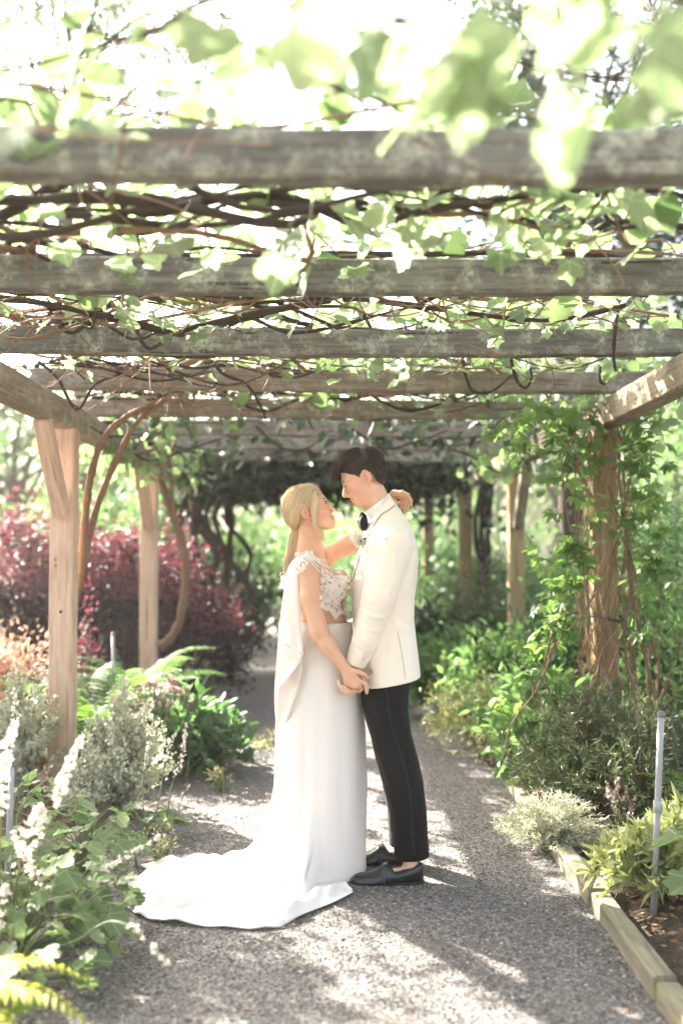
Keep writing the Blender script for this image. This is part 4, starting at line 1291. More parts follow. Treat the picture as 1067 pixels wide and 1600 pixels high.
for i in range(1, NS + 1):
    t = i / NS
    tt_ = t ** 1.25
    r = rb0 + (Rh - rb0) * tt_
    ang = thb + (th - (thb - thb[0] + 0) - 0 * th) * 0
    d_ang = (th - thb + math.pi) % (2 * math.pi) - math.pi
    ang = thb + d_ang * min(1, t * 1.4)
    pw = 1.0 + 3.4 * ext
    z = zf * (1 - t) ** pw
    along = r - rb0
    fl = np.clip(1 - (1 - t) ** pw, 0, 1)
    x = C0[0] + r * np.cos(ang); y = C0[1] + r * np.sin(ang)
    amp = .007 * (1 - t) ** .8 * (1 + 2.6 * ext * min(1, 3 * t))
    pl = (amp - .007) * pleat(th, 1.0)
    pl = np.where(t < 1, pl + .011 * (1 - t) * 0, pl)
    x += pl * np.cos(ang); y += pl * np.sin(ang)
    # cloth lying on the ground: ridges running along the train, crossing creases, a lifted crumpled edge
    fine_ = np.abs(np.sin(31 * x + 12 * y + 2.2 * np.sin(9 * y))) ** 3 * .006 + np.abs(np.sin(14 * x - 33 * y + 2.5 * np.sin(8 * x + 3 * y))) ** 3 * .007
    rid = (.5 + .5 * np.sin(17 * ang + 3.2 * along + ph[0])) ** 2 * .022 + (.5 + .5 * np.sin(29 * ang - 4.1 * along + ph[1])) ** 3 * .014
    wx = np.abs(np.sin(9 * x + 6 * y + 1.2 * np.sin(7 * y) + ph[2])) ** 6 * .012 + np.abs(np.sin(-6 * x + 15 * y + 1.6 * np.sin(5 * x) + ph[3])) ** 5 * .014 + np.abs(np.sin(22 * x + 9 * y + 2 * np.sin(11 * y + 4 * x))) ** 4 * .006
    edge_l = np.exp(-((1 - t) / .05)) * (.010 + .016 * np.abs(np.sin(9 * ang + ph[4])) ** 3) * ext
    lie = fl ** 3 * ext
    z = z + .022 * t + lie * (1.5 * rid + 2.4 * wx + 2.2 * fine_) * (1 - .85 * t ** 5) + edge_l * .2
    rowsV.append(np.stack([x, y, z], -1))
# turned-under hem
last = rowsV[-1].copy(); inn = last.copy(); cxy = np.array([C0[0], C0[1]])
inn[:, :2] = cxy + (last[:, :2] - cxy) * .99; inn[:, 2] = np.maximum(.016, last[:, 2] - .005)
rowsV.append(inn)
mb = MB(); add_rings(mb, np.array(rowsV) - B0, caps=False)
gown = mb.build('gown_skirt', M_SATIN, bride)
# a fold of the train that swings round in front of the hem
fa = spline([(446, 1418, 0), (470, 1398, 0), (498, 1384, 0), (522, 1381, 0), (538, 1383, 0), (549, 1396, 0)], 8)
fb = spline([(446, 1450, 0), (470, 1436, 0), (500, 1424, 0), (522, 1415, 0), (540, 1406, 0), (551, 1400, 0)], 8)
nF = len(fa); rowsF = []
for j in np.linspace(0, 1, 22):
    rr_ = []
    for i in range(nF):
        g = on_ground(fa[i][0] + (fb[i][0] - fa[i][0]) * j, fa[i][1] + (fb[i][1] - fa[i][1]) * j, .02); s_ = i / (nF - 1)
        env = math.sin(min(1, j * 1.02) * math.pi) ** .6
        h_ = .018 + env * ((.035 * (1 - s_) + .012) + .016 * math.sin(j * 9 + 5 * s_) + .008 * math.sin(j * 19 - 9 * s_ + 1) + .006 * math.sin(30 * s_ + 6 * j)) * (1 - .5 * s_)
        rr_.append((g.x, g.y, max(.034, h_ + .012)))
    rowsF.append(rr_)
mb = MB(); add_rings(mb, np.array(rowsF) - B0, closed=False)
fo = mb.build('train_fold', M_SATIN, bride); md = fo.modifiers.new('thickness', 'SOLIDIFY'); md.thickness = .0015
# waistband seam
mb = MB(); tube(mb, np.concatenate([rowsV[0], rowsV[0][:1]]) - B0 + np.array((0, 0, .001)), .0035, 6); mb.build('waist_seam', M_SATIN, gown)

# --- cape: cloth hanging from both shoulders down the back onto the train
def cape(name, top, rows, nu=41, fold=.010, seed=0, sag=0.0):
    """rows: (pixel row, x of the near edge, x of the back, half width)"""
    rg = np.random.default_rng(seed); p_ = rg.random(6) * 6.28
    ks = np.linspace(0, 1, 46); r = np.array(rows, float); kk = np.linspace(0, 1, len(r))
    f = [np.interp(ks, kk, r[:, c]) for c in range(4)]
    out = []
    for k, py, xe, xb, h in zip(ks, *f):
        u = np.linspace(-1, 1, nu); e = P(xe, py); b = P(xb, py)
        s = 1 - np.abs(u) ** 2.4
        x = e[0] + (b[0] - e[0]) * s
        y = YC + h * np.sign(u) * np.abs(u) ** .85
        w = fold * k ** .7 * (np.sin(u * 9 + p_[0] + 1.2 * k) + .6 * np.sin(u * 17 + p_[1] - k) + .4 * np.sin(u * 26 + p_[2]))
        x = x + w * (.4 + .6 * s); y = y + w * .5
        out.append(np.stack([x, y, np.full(nu, e[2]) + sag * k * (1 - s)], -1))
    A = np.array(out); mb = MB(); add_rings(mb, A - B0, closed=False)
    o = mb.build(name, M_CAPE, bride); md = o.modifiers.new('thickness', 'SOLIDIFY'); md.thickness = .0012
    return o
cape('cape', None, [(871, 470, 462, .135), (885, 466.5, 452, .168), (899, 466, 447.5, .176), (925, 468, 444.5, .180), (960, 471, 441, .183), (1000, 474, 437, .188), (1040, 475, 434.5, .192), (1070, 468, 433, .185), (1095, 459, 433.5, .165), (1120, 450, 436, .13), (1140, 445, 440, .07)], fold=.011, seed=2)
# the upper layer of the cape ends in two slanting, turned-back corners
def panel(name, rows, dy, seed):
    rg = np.random.default_rng(seed); out = []
    rows = np.array(rows, float); kk = np.linspace(0, 1, len(rows)); ks = np.linspace(0, 1, 24)
    f = [np.interp(ks, kk, rows[:, c]) for c in range(4)]
    for k, x0, y0, x1, y1 in zip(ks, *f):
        t = np.linspace(0, 1, 15)
        pts = []
        for q in t:
            px = x0 + (x1 - x0) * q; py = y0 + (y1 - y0) * q
            d = dy * (1 - .35 * q ** 2) - .012 * math.sin(q * 6 + k * 2) * k
            pts.append(P(px, py, d))
        out.append(pts)
    mb = MB(); add_rings(mb, np.array(out) - B0, closed=False)
    o = mb.build(name, M_CAPE, bride); md = o.modifiers.new('thickness', 'SOLIDIFY'); md.thickness = .0012
panel('cape_panel', [(465, 893, 449, 893), (467.5, 925, 446, 920), (470, 955, 444, 955), (472, 990, 440.5, 985), (474, 1025, 444, 1007)], -.205, 1)
panel('cape_panel', [(468, 955, 446, 955), (471, 1005, 440, 1005), (473, 1032, 437, 1035), (461, 1046, 436, 1055), (445, 1063, 435, 1076)], -.194, 2)

# --- hair: smooth, drawn back into a low ponytail, loose lock at the temple
tie = np.array((-.094, -.043, .0))
S = Sculpt(*[even(l, q, .0026) for l, q in zip(HB.C - .16, HB.C + .16)])
S.ell(HB(-.016, .040, 0), np.array((.103, .090, .080)) * HB.k, HB.A, .006)
S.ell(HB(-.050, .0, 0), np.array((.072, .072, .074)) * HB.k, HB.A, .02)
S.cone(HB(-.085, -.012, 0), HB(-.098, -.046, 0), .030, .014, .02)
def b_hair(F, U, Sd):
    a = np.abs(Sd)
    low = np.interp(F, [-.2, -.10, -.075, -.05, -.030, -.012, .010, .030, .052, .07, .084, .2], [-.12, -.075, -.052, -.034, -.006, .012, .000, -.006, .020, .052, .082, .09])
    return low - U
cut_outside(S, HB, b_hair)
V, F = S.surf(); V = smooth_mesh(V, F, 2)
mbh = MB(); mbh.add(V - B0, F, 0, .3 + .2 * RNG.random(len(V)))
proj_b = cap_proj(V, F, HB)
Ec, Er = np.array((-.016, .040, 0)), np.array((.103, .090, .080))
for i in range(3400):
    thh = RNG.random() * 2 * math.pi; phh = math.acos(1 - 1.75 * RNG.random())
    d = np.array((math.sin(phh) * math.cos(thh), math.cos(phh), math.sin(phh) * math.sin(thh)))
    p0 = Ec + d * Er
    if b_hair(p0[0], p0[1], p0[2]) > -.001: continue
    p0 = proj_b(p0, .001); pts = [p0]; lift = .001 + .004 * RNG.random(); L = 12
    for k in range(L):
        t = (k + 1) / L
        tgt = tie + np.array((0, 0, np.sign(p0[2]) * .004))
        rem = tgt - pts[-1]
        if np.linalg.norm(rem) < .02: pts.append(tgt); break
        dr = rem / np.linalg.norm(rem)
        side_ = np.array((-.35, -.55, 0)) * (1 - t) if abs(p0[2]) > .03 else np.array((-.3, .1, 0)) * (1 - t)
        dr = dr * .9 + side_ + RNG.normal(0, .08, 3)
        q = pts[-1] + dr / np.linalg.norm(dr) * max(.010, np.linalg.norm(rem) / (L - k + 1))
        on = proj_b(q, lift)
        wgt = min(1, max(0, (np.linalg.norm(tgt - q) - .02) / .03))
        pts.append(on * wgt + q * (1 - wgt))
    if len(pts) < 3: continue
    rad = np.interp(np.linspace(0, 1, len(pts)), [0, .3, 1], [.0006, .0013, .001])
    hair_pts(mbh, HB, pts, rad, .05 + .95 * RNG.random() ** 1.3, B0)
# twisted band round the tail
tw = HB(*tie) - B0
for q in range(3):
    ang = np.linspace(0, 6.28, 14); pts = [tw + np.array((.002 * q, 0, -.004 * q)) + .016 * np.array((math.cos(a) * .8, math.sin(a), .35 * math.cos(a) + .25 * math.sin(a * 2 + q))) for a in ang]
    tube(mbh, pts, .0048, 6, 0, .3 + .3 * q)
# the tail itself
for i in range(380):
    a = RNG.random() * 6.28; r = RNG.random() ** .5
    o0 = np.array((math.cos(a) * r * .012, math.sin(a) * r * .012, 0)); sp = np.array((math.cos(a) * r * .020, math.sin(a) * r * .024, 0))
    end = .35 + .65 * RNG.random() ** .6
    pts = [P(460, 828, -.01), P(459, 842, 0), P(456, 862, .0), P(451, 884, 0), P(447, 902, .0)]
    pts = [np.array(p_) - B0 + o0 * (1 - k / 4) + sp * math.sin(k / 4 * 2.4) + RNG.normal(0, .0015, 3) for k, p_ in enumerate(pts)]
    sp_ = spline(pts, 4); n_ = max(5, int(len(sp_) * end)); sp_ = sp_[:n_]
    tube(mbh, sp_, np.interp(np.linspace(0, 1, n_), [0, .5, 1], [.0014, .0017, .0004]), 3, 0, .05 + .8 * RNG.random())
# loose locks framing the face, and wisps
for i in range(120):
    k = RNG.normal(0, .0035, 3); w = RNG.normal(0, .004)
    s0 = -.062 + .004 * RNG.random()
    pts = [HB(.056, .072, s0 + .012), HB(.052, .035, s0 - .006), HB(.030, -.010, s0 - .016), HB(.020, -.050, s0 - .018), HB(.010, -.085, s0 - .012), HB(.028, -.125, s0 - .004), HB(.022, -.160, s0 + .004)]
    n0 = 4 + int(RNG.random() * 4)
    pts = [np.array(p_) - B0 + k * (.4 + .8 * j / 6) + np.array((w * math.sin(j), 0, 0)) for j, p_ in enumerate(pts)][:n0]
    sp_ = spline(pts, 4)
    tube(mbh, sp_, np.interp(np.linspace(0, 1, len(sp_)), [0, .5, 1], [.0011, .0013, .0004]), 3, 0, .5 + .5 * RNG.random())
for i in range(150):
    d_ = RNG.normal(0, 1, 3); d_ /= np.linalg.norm(d_); d_[1] = abs(d_[1]) * .9 + .05; p0 = Ec + d_ * Er * (1, 1, 1)
    if b_hair(*p0) > -.01: continue
    p0 = proj_b(p0, .002)
    e = proj_b(p0 + np.array((-.025 - .02 * RNG.random(), -.012 * RNG.random(), RNG.normal(0, .012))), .004 + .009 * RNG.random())
    m_ = (p0 + e) / 2 + d_ * .008
    hair_pts(mbh, HB, spline([p0, m_, e], 3), [.0004] * 7, 1.0, B0)
mbh.build('hair', M_HAIR_B, bride)
face_bits(HB, bride, B0, M_BROW_L, .0026, (.0085, .0065, .001, -.002), .004)
thin_out(bbody, .28)
mb = MB(); tube(mb, spline([HB(.079, -.0642, -.021) - B0, HB(.0865, -.0685, -.012) - B0, HB(.0895, -.0705, 0) - B0, HB(.0865, -.0685, .012) - B0, HB(.079, -.0642, .021) - B0], 3), .0042 * HB.k, 6); mb.build('teeth', M_TEETH, bride)
# ================================================================ plant kit
def T(verts, faces): return np.array(verts, float), np.array(faces)
LEAF2 = T([(0,0,0),(.45,.26,.07),(1,0,-.06),(.45,-.26,.07)], [(0,2,1),(0,3,2)])
LEAF4 = T([(0,0,0),(.35,.25,.06),(.72,.17,.02),(1,0,-.10),(.72,-.17,.02),(.35,-.25,.06)], [(0,2,1),(0,3,2),(0,4,3),(0,5,4)])
ROUND = T([(0,0,0),(.2,.36,.05),(.65,.42,.06),(1,0,-.04),(.65,-.42,.06),(.2,-.36,.05)], [(0,2,1),(0,3,2),(0,4,3),(0,5,4)])
NEEDLE = T([(0,.03,0),(1,0,.0),(0,-.03,0)], [(0,1,2)])
BLADE = T([(0,.06,0),(.5,.09,.03),(1,0,-.06),(.5,-.09,.03),(0,-.06,0)], [(0,1,4),(1,3,4),(1,2,3)])
def lobed(n, lobes, depth, base=.25, tip=1.0, fold=.10):
    """outline of a palmate leaf with a notch at the stalk; fan from the stalk's end"""
    V = [(0, 0, 0)]; a0, a1 = -math.pi * .86, math.pi * .86
    for i in range(n):
        a = a0 + (a1 - a0) * i / (n - 1)
        r = (.52 + .10 * math.cos(a)) * (1 - depth * (.5 - .5 * math.cos(lobes * (a - a0) / (a1 - a0) * 2 * math.pi + math.pi)) * 1.0)
        r *= 1 + .05 * ((i * 7) % 3 - 1)
        V.append((.30 + r * math.cos(a), r * math.sin(a), fold * abs(math.sin(a)) * r * 1.6 - .10 * max(0, math.cos(a)) * r + .03 * math.sin(lobes * a)))
    V[0] = (.12, 0, 0)
    F = [(0, i, i + 1) for i in range(1, n)]
    return T(V, F)
GRAPE = lobed(23, 5, .30)
HEUCH = lobed(22, 7, .16, fold=.16)
def frames(D, Nn):
    D = D / (np.linalg.norm(D, axis=1)[:, None] + 1e-9)
    Y_ = np.cross(Nn, D); Y_ /= np.linalg.norm(Y_, axis=1)[:, None] + 1e-9
    Z_ = np.cross(D, Y_)
    return np.stack([D, Y_, Z_], 1)                            # rows: leaf x, y, z
def leaves(mb, Pt, D, Nn, size, tpl, tint, mat=0):
    Tv, Tf = tpl; n = len(Pt)
    if n == 0: return
    Fm = frames(D, Nn)
    V = np.einsum('vk,nkj->nvj', Tv, Fm) * np.broadcast_to(np.asarray(size), (n,))[:, None, None] + Pt[:, None, :]
    F = (Tf[None] + (np.arange(n) * len(Tv))[:, None, None]).reshape(-1, 3)
    mb.add(V.reshape(-1, 3), F, mat, np.repeat(np.clip(np.broadcast_to(tint, (n,)), .001, 1), len(Tv)))
def rdir(n, up=0.0):
    d = RNG.normal(0, 1, (n, 3)); d /= np.linalg.norm(d, axis=1)[:, None]; d[:, 2] += up
    return d / np.linalg.norm(d, axis=1)[:, None]
def blob_pts(n, c, r, clumps=40, spread=.3, hollow=.55, lower=-.3):
    """leaf positions in an uneven crown: clumps spread through an ellipsoid, gaps between them"""
    cd = rdir(clumps); cd[:, 2] = np.where(cd[:, 2] < lower, -cd[:, 2], cd[:, 2])
    rad = hollow + (1 - hollow) * RNG.random(clumps) ** .6
    cc = cd * rad[:, None]
    w = .5 + RNG.random(clumps); w /= w.sum()
    k = RNG.choice(clumps, n, p=w)
    off = RNG.normal(0, 1, (n, 3)) * (spread * (.6 + .8 * RNG.random(clumps)))[k][:, None] * .6
    p = (cc[k] + off) * np.asarray(r) + np.asarray(c)
    return p, k, cc * np.asarray(r) + np.asarray(c), cd
def shrub(name, label, cat, base, r, n, size, mat, stem_mat, tpl=LEAF2, clumps=40, spread=.3, hollow=.5, lower=-.2, group=None, tint=(.1, .9), stems=9, up=.25, lift=.55, stem_r=.012, sunlit_top_tint=None):
    base = np.array(base, float); r = np.array(r, float)
    t = thing(name, label, cat, tuple(base), 0, group)
    c = np.array((0, 0, r[2] * lift))
    p, k, cc, cd = blob_pts(n, c, r, clumps, spread, hollow, lower)
    ok = p[:, 2] > .01; p, k = p[ok], k[ok]; n = len(p)
    ti = tint[0] + (tint[1] - tint[0]) * np.clip(.5 + .22 * RNG.normal(0, 1, n) + (.3 * (RNG.random(clumps) - .5))[k], 0, 1)
    if sunlit_top_tint is not None:  # sunlight painted into the leaf colour of the crown's upper part
        h = p[:, 2] / (r[2] * (1 + lift)); ti = np.where((h > sunlit_top_tint[0]) & (RNG.random(n) < .75), sunlit_top_tint[1] + .1 * RNG.random(n), ti)
    out = (p - c) / r; D = rdir(n, 0) + out * .8; D[:, 2] += up * RNG.normal(0, 1, n)
    Nn = rdir(n, .9) + out * .3
    mb = MB(); leaves(mb, p, D, Nn, size * (.6 + .8 * RNG.random(n)), tpl, ti)
    mb.build('foliage', mat, t)
    ms = MB()
    for i in range(stems):
        e = cc[i % len(cc)] * .95; b0 = np.array((RNG.normal(0, .04), RNG.normal(0, .04), -.02)); m_ = b0 * .5 + e * .5 + np.array((*(RNG.normal(0, .12, 2) * r[:2] * .5), .05 * r[2]))
        tube(ms, spline([b0, m_, e], 5), np.linspace(stem_r, stem_r * .35, 11), 5, 0, None, False)
    ms.build('stem', stem_mat, t)
    return t
def tree(name, label, base, h, cr, n, size, mat, bark, cz=None, clumps=60, spread=.28, trunk_r=.15, group=None, cat='tree', hollow=.45, lower=-.8, tpl=LEAF2, tint=(.05, .95), lean=(0, 0)):
    base = np.array(base, float); cr = np.array(cr, float)
    t = thing(name, label, cat, tuple(base), 0, group)
    c = np.array((lean[0], lean[1], h - cr[2] if cz is None else cz))
    p, k, cc, cd = blob_pts(n, c, cr, clumps, spread, hollow, lower)
    n = len(p); ti = tint[0] + (tint[1] - tint[0]) * np.clip(.5 + .2 * RNG.normal(0, 1, n) + (.4 * (RNG.random(clumps) - .5))[k], 0, 1)
    D = rdir(n, -.15); Nn = rdir(n, .8)
    mb = MB(); leaves(mb, p, D, Nn, size * (.6 + .8 * RNG.random(n)), tpl, ti)
    mb.build('crown', mat, t)
    ms = MB(); top = c + np.array((0, 0, cr[2] * .3))
    ax_ = spline([(0, 0, -.1), (lean[0] * .3 + RNG.normal(0, .08), RNG.normal(0, .08), top[2] * .4), (lean[0] * .8, lean[1] * .8, top[2] * .75), top], 6)
    tube(ms, ax_, np.linspace(trunk_r, trunk_r * .2, len(ax_)), 9, 0, None, False, .15)
    for i in range(min(len(cc), 26)):
        e = cc[i]; s0 = ax_[int(len(ax_) * (.35 + .55 * RNG.random()))]
        m_ = s0 * .55 + e * .45 + np.array((0, 0, .12 * cr[2])) * RNG.random()
        tube(ms, spline([s0, m_, e], 4), np.linspace(trunk_r * .35, trunk_r * .06, 9), 5, 0, None, False)
    ms.build('trunk', bark, t)
    return t
def frond_mesh(L, pairs, w, mat, arch=.5, tip=.2, pin=.105, name='frond'):
    """an arching fern frond along +X: stalk and paired leaflets"""
    mb = MB(); xs = np.linspace(0, 1, 12)
    def pos(t): return np.array((L * (t - .10 * t * t), 0, L * (arch * t - (arch - tip) * t * t)))
    tube(mb, [pos(x) for x in xs], np.linspace(.004, .001, 12) * L / .5, 4, 0, .5)
    pairs = int(pairs * .85); tt = np.linspace(.10, .985, pairs)
    for q in (-1, 1):
        Pt = np.array([pos(t) for t in tt]); tang = np.gradient(Pt, axis=0); tang /= np.linalg.norm(tang, axis=1)[:, None]
        ww = w * np.sin(np.clip(tt * 1.02, 0, 1) ** .55 * math.pi * .97) ** .8 + .006
        D = tang * .45 + np.array((0, q, -.22)) + RNG.normal(0, .06, (pairs, 3)); Nn = np.tile(np.array((0, 0, 1.0)), (pairs, 1)) + RNG.normal(0, .12, (pairs, 3))
        tpl = T([(0, .5 * pin, 0), (.55, .42 * pin, .04), (1, 0, -.06), (.55, -.42 * pin, .04), (0, -.5 * pin, 0)], [(0, 1, 4), (1, 3, 4), (1, 2, 3)])
        leaves(mb, Pt, D, Nn, ww, tpl, .3 + .5 * RNG.random(pairs))
    return mb.mesh(name, mat)
def fern(label, base, nf, L, mat, meshes=None, group=None, spread=(0, 6.283), tilt=(.1, .7), name='fern'):
    t = thing(name, label, 'fern', tuple(base), 0, group)
    ms = meshes or [frond_mesh(L, 34, L * .17, mat, .75, .3), frond_mesh(L * .85, 30, L * .16, mat, .95, .35), frond_mesh(L * 1.1, 38, L * .16, mat, .55, .25)]
    for i in range(nf):
        a = spread[0] + (spread[1] - spread[0]) * (i + .5 * RNG.random()) / nf
        M = Matrix.Rotation(a, 4, 'Z') @ Matrix.Rotation(-(tilt[0] + (tilt[1] - tilt[0]) * RNG.random()), 4, 'Y') @ Matrix.Rotation(RNG.normal(0, .2), 4, 'X') @ Matrix.Scale(.75 + .5 * RNG.random(), 4)
        inst('frond', ms[i % len(ms)], t, M)
    return t
BARK = plain('bark', (.10, .075, .055), .9, .15, noise_amt=.45, nscale=30, bumpy=.6)
BARK_D = plain('bark_dark', (.045, .034, .027), .9, .15, noise_amt=.45, nscale=25, bumpy=.7)
BARK_V = plain('vine_bark', (.17, .105, .07), .9, .15, noise_amt=.4, nscale=45, bumpy=.8)
TWIG = plain('twig', (.21, .135, .085), .85, .2, noise_amt=.3, nscale=60)
STEMG = plain('green_stem', (.14, .16, .07), .6, .3)
L_GREEN = leaf_mat('leaf_green', (.04, .078, .036), (.08, .14, .064), (.145, .21, .105), .46, (1.12, 1.32, .85))
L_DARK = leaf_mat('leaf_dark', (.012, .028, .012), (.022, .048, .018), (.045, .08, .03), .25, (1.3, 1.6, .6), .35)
L_LIGHT = leaf_mat('leaf_light', (.075, .14, .05), (.13, .215, .085), (.21, .29, .14), .5, (1.12, 1.3, .85))
L_OLIVE = leaf_mat('leaf_olive', (.07, .085, .045), (.12, .135, .075), (.19, .20, .12), .35, (1.2, 1.25, .8))
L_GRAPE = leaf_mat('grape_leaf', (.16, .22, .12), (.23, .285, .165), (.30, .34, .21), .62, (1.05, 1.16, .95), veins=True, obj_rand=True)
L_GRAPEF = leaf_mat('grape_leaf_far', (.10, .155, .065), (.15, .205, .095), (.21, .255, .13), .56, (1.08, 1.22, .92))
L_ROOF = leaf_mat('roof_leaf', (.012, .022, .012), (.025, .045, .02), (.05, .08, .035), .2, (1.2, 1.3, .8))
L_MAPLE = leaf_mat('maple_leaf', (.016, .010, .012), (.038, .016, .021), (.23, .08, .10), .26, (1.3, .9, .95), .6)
L_CORAL = leaf_mat('coral_leaf', (.22, .10, .075), (.36, .21, .16), (.44, .34, .24), .4, (1.1, .95, .85))
L_SILVER = leaf_mat('silver_leaf', (.36, .38, .285), (.52, .53, .42), (.66, .66, .56), .42, (1.1, 1.1, .92), .7)
L_FERN = leaf_mat('fern_leaf', (.05, .095, .03), (.085, .15, .045), (.13, .20, .065), .45, (1.3, 1.4, .7))
L_FERNY = leaf_mat('fern_yellow', (.28, .30, .05), (.40, .42, .08), (.52, .52, .14), .5, (1.3, 1.25, .5))
L_HEUCH = leaf_mat('heuchera_leaf', (.11, .17, .075), (.18, .245, .115), (.28, .325, .19), .5, (1.12, 1.25, .88), veins=True, obj_rand=True)
L_VARIEG = leaf_mat('variegated_leaf', (.16, .21, .08), (.34, .37, .18), (.50, .51, .32), .4, (1.2, 1.2, .7))
L_ROSEM = leaf_mat('rosemary_leaf', (.04, .065, .035), (.075, .105, .058), (.14, .175, .10), .3, (1.2, 1.3, .8), .5)
L_FLOWER = leaf_mat('blossom_white', (.66, .56, .50), (.76, .70, .62), (.80, .78, .72), .4, (1.05, 1.0, .95))
L_DUSTY = leaf_mat('dusty_pink_bract', (.19, .13, .125), (.31, .235, .215), (.43, .35, .32), .3, (1.05, .97, .92))
L_YELLOWF = leaf_mat('pale_yellow_flower', (.20, .22, .10), (.33, .32, .18), (.46, .44, .29), .4, (1.1, 1.1, .7))
# ================================================================ the left bed
def gz(x, y): return float(ground_z(np.array(x), np.array(y)))
def gpos(px, py):
    g = on_ground(px, py, .04); return (g.x, g.y, gz(g.x, g.y))
def spot(px, Y): x = at(px, 865, Y).x; return (x, Y, gz(x, Y))

# plants of broad lobed leaves with spikes of white blossom
HM = []
for k in range(4):
    V, F = HEUCH; V = V.copy(); V[:, 2] += .05 * np.sin(V[:, 0] * 5 + k) + .05 * np.sin(V[:, 1] * 6 + 2 * k)
    m_ = MB(); m_.add(V, F, 0); HM.append(m_.mesh('leaf', L_HEUCH))
FL5 = T([(0,0,0)] + [(r * math.cos(i * math.pi / 5), r * math.sin(i * math.pi / 5), .25 * r) for i, r in enumerate([1, .45] * 5)], [(0, i, i % 10 + 1) for i in range(1, 11)])
def floret(mb, Pt, size, tint, mat=0):
    n = len(Pt); leaves(mb, Pt, rdir(n), rdir(n, .6), size, FL5, tint, mat)
def spike(parent, pts, f0, rad, n, size, name='flower_spike', mat=None):
    """a stalk along pts (local), blossoms from fraction f0 to the tip"""
    sp = spline(pts, 6); mb = MB(); L = len(sp)
    tube(mb, sp, np.linspace(.0035, .0012, L), 5, 0, .4)
    tt = f0 + (1 - f0) * RNG.random(n) ** .9
    idx = tt * (L - 1); i0 = np.clip(idx.astype(int), 0, L - 2); fr_ = (idx - i0)[:, None]
    c = sp[i0] * (1 - fr_) + sp[i0 + 1] * fr_
    taper = np.interp((tt - f0) / (1 - f0), [0, .25, .7, 1], [.7, 1, .75, .2])
    Pt = c + rdir(n) * (rad * taper * RNG.random(n) ** .4)[:, None]
    for a, b in zip(c[::3], Pt[::3]): tube(mb, [a, b], .0007, 3, 0, .4, False)
    floret(mb, Pt, size * (.7 + .6 * RNG.random(n)), .2 + .8 * RNG.random(n), 1)
    mb.build(name, [STEMG, mat or L_FLOWER], parent)
def heuchera(label, base, nl, rad, h, ls, group='white flowering plants with lobed leaves at the left path edge'):
    t = thing('flowering_plant', label, 'plant', base, 0, group)
    st = MB()
    for i in range(nl):
        a = i * 2.4 + RNG.random(); r = rad * (.15 + .85 * RNG.random() ** .7); z = h * (.35 + .75 * RNG.random()) * (1 - .35 * (r / rad) ** 2)
        p = Vector((math.cos(a) * r, math.sin(a) * r, z)); s = ls * (.6 + .7 * RNG.random())
        tube(st, spline([(0, 0, 0), (p.x * .4, p.y * .4, z * .75), tuple(p)], 4), .0022, 4, 0, None, False)
        M = Matrix.Translation(p) @ Matrix.Rotation(a + RNG.normal(0, .5), 4, 'Z') @ Matrix.Rotation(.25 + RNG.normal(0, .35), 4, 'Y') @ Matrix.Rotation(RNG.normal(0, .35), 4, 'X') @ Matrix.Scale(s, 4)
        inst('leaf', HM[i % 4], t, M)
    st.build('leaf_stalks', STEMG, t)
    return t
def sp_world(t, pix, **kw):
    """a spike through photographed points (pixel x, y, distance)"""
    o = np.array(t.location)
    spike(t, [np.array(at(a, b, Y)) - o for a, b, Y in pix], **kw)
h1 = heuchera('pale green lobed-leaf plant at the left edge beside the grey pipe, thick white blossom spikes', spot(40, 3.55), 62, .30, .42, .085)
sp_world(h1, [(40, 1420, 3.5), (75, 1300, 3.4), (98, 1225, 3.35), (128, 1152, 3.3)], f0=.52, rad=0.0232, n=111, size=0.0108)
sp_world(h1, [(0, 1400, 3.4), (2, 1300, 3.35), (5, 1210, 3.3), (22, 1130, 3.25)], f0=.45, rad=0.0285, n=111, size=0.0118)
sp_world(h1, [(20, 1420, 3.5), (35, 1340, 3.35), (55, 1290, 3.3), (62, 1262, 3.3)], f0=.3, rad=0.0450, n=83, size=0.0128)
h2 = heuchera('lobed-leaf plant left of the train, one white blossom spike leaning over the train', spot(105, 3.72), 52, .26, .32, .08)
sp_world(h2, [(85, 1430, 3.7), (120, 1395, 3.62), (175, 1352, 3.6), (256, 1304, 3.62)], f0=.50, rad=0.0195, n=74, size=0.0098)
sp_world(h2, [(0, 1480, 3.3), (4, 1440, 3.25), (8, 1400, 3.2), (10, 1385, 3.2)], f0=.2, rad=0.0180, n=37, size=0.0108)
h3 = heuchera('small lobed-leaf plant behind the train with two tall slender pinkish white spikes', spot(228, 5.0), 24, .20, .17, .085)
sp_world(h3, [(262, 1275, 4.95), (268, 1230, 4.95), (284, 1185, 4.95), (292, 1128, 4.95)], f0=.45, rad=0.0180, n=74, size=0.0093)
sp_world(h3, [(245, 1270, 4.95), (252, 1230, 5.0), (262, 1175, 5.0), (276, 1142, 5.0)], f0=.55, rad=0.0120, n=37, size=0.0079)
sp_world(h3, [(224, 1265, 5.0), (225, 1220, 5.0), (228, 1190, 5.0), (232, 1160, 5.0)], f0=.5, rad=0.0135, n=33, size=0.0079)
sp_world(h3, [(285, 1278, 4.9), (280, 1262, 4.9), (288, 1240, 4.9), (298, 1225, 4.9)], f0=.3, rad=0.0105, n=18, size=0.0069)
h4 = heuchera('low lobed-leaf plant in the lower left corner, its pale spike bent down over the gravel', spot(25, 3.25), 50, .24, .26, .085)
sp_world(h4, [(120, 1470, 3.3), (170, 1440, 3.2), (215, 1455, 3.12), (262, 1505, 3.05)], f0=.55, rad=0.0142, n=31, size=0.0098)
h5 = heuchera('lobed-leaf plant in the sun under the near left post', spot(135, 4.45), 46, .26, .28, .08)
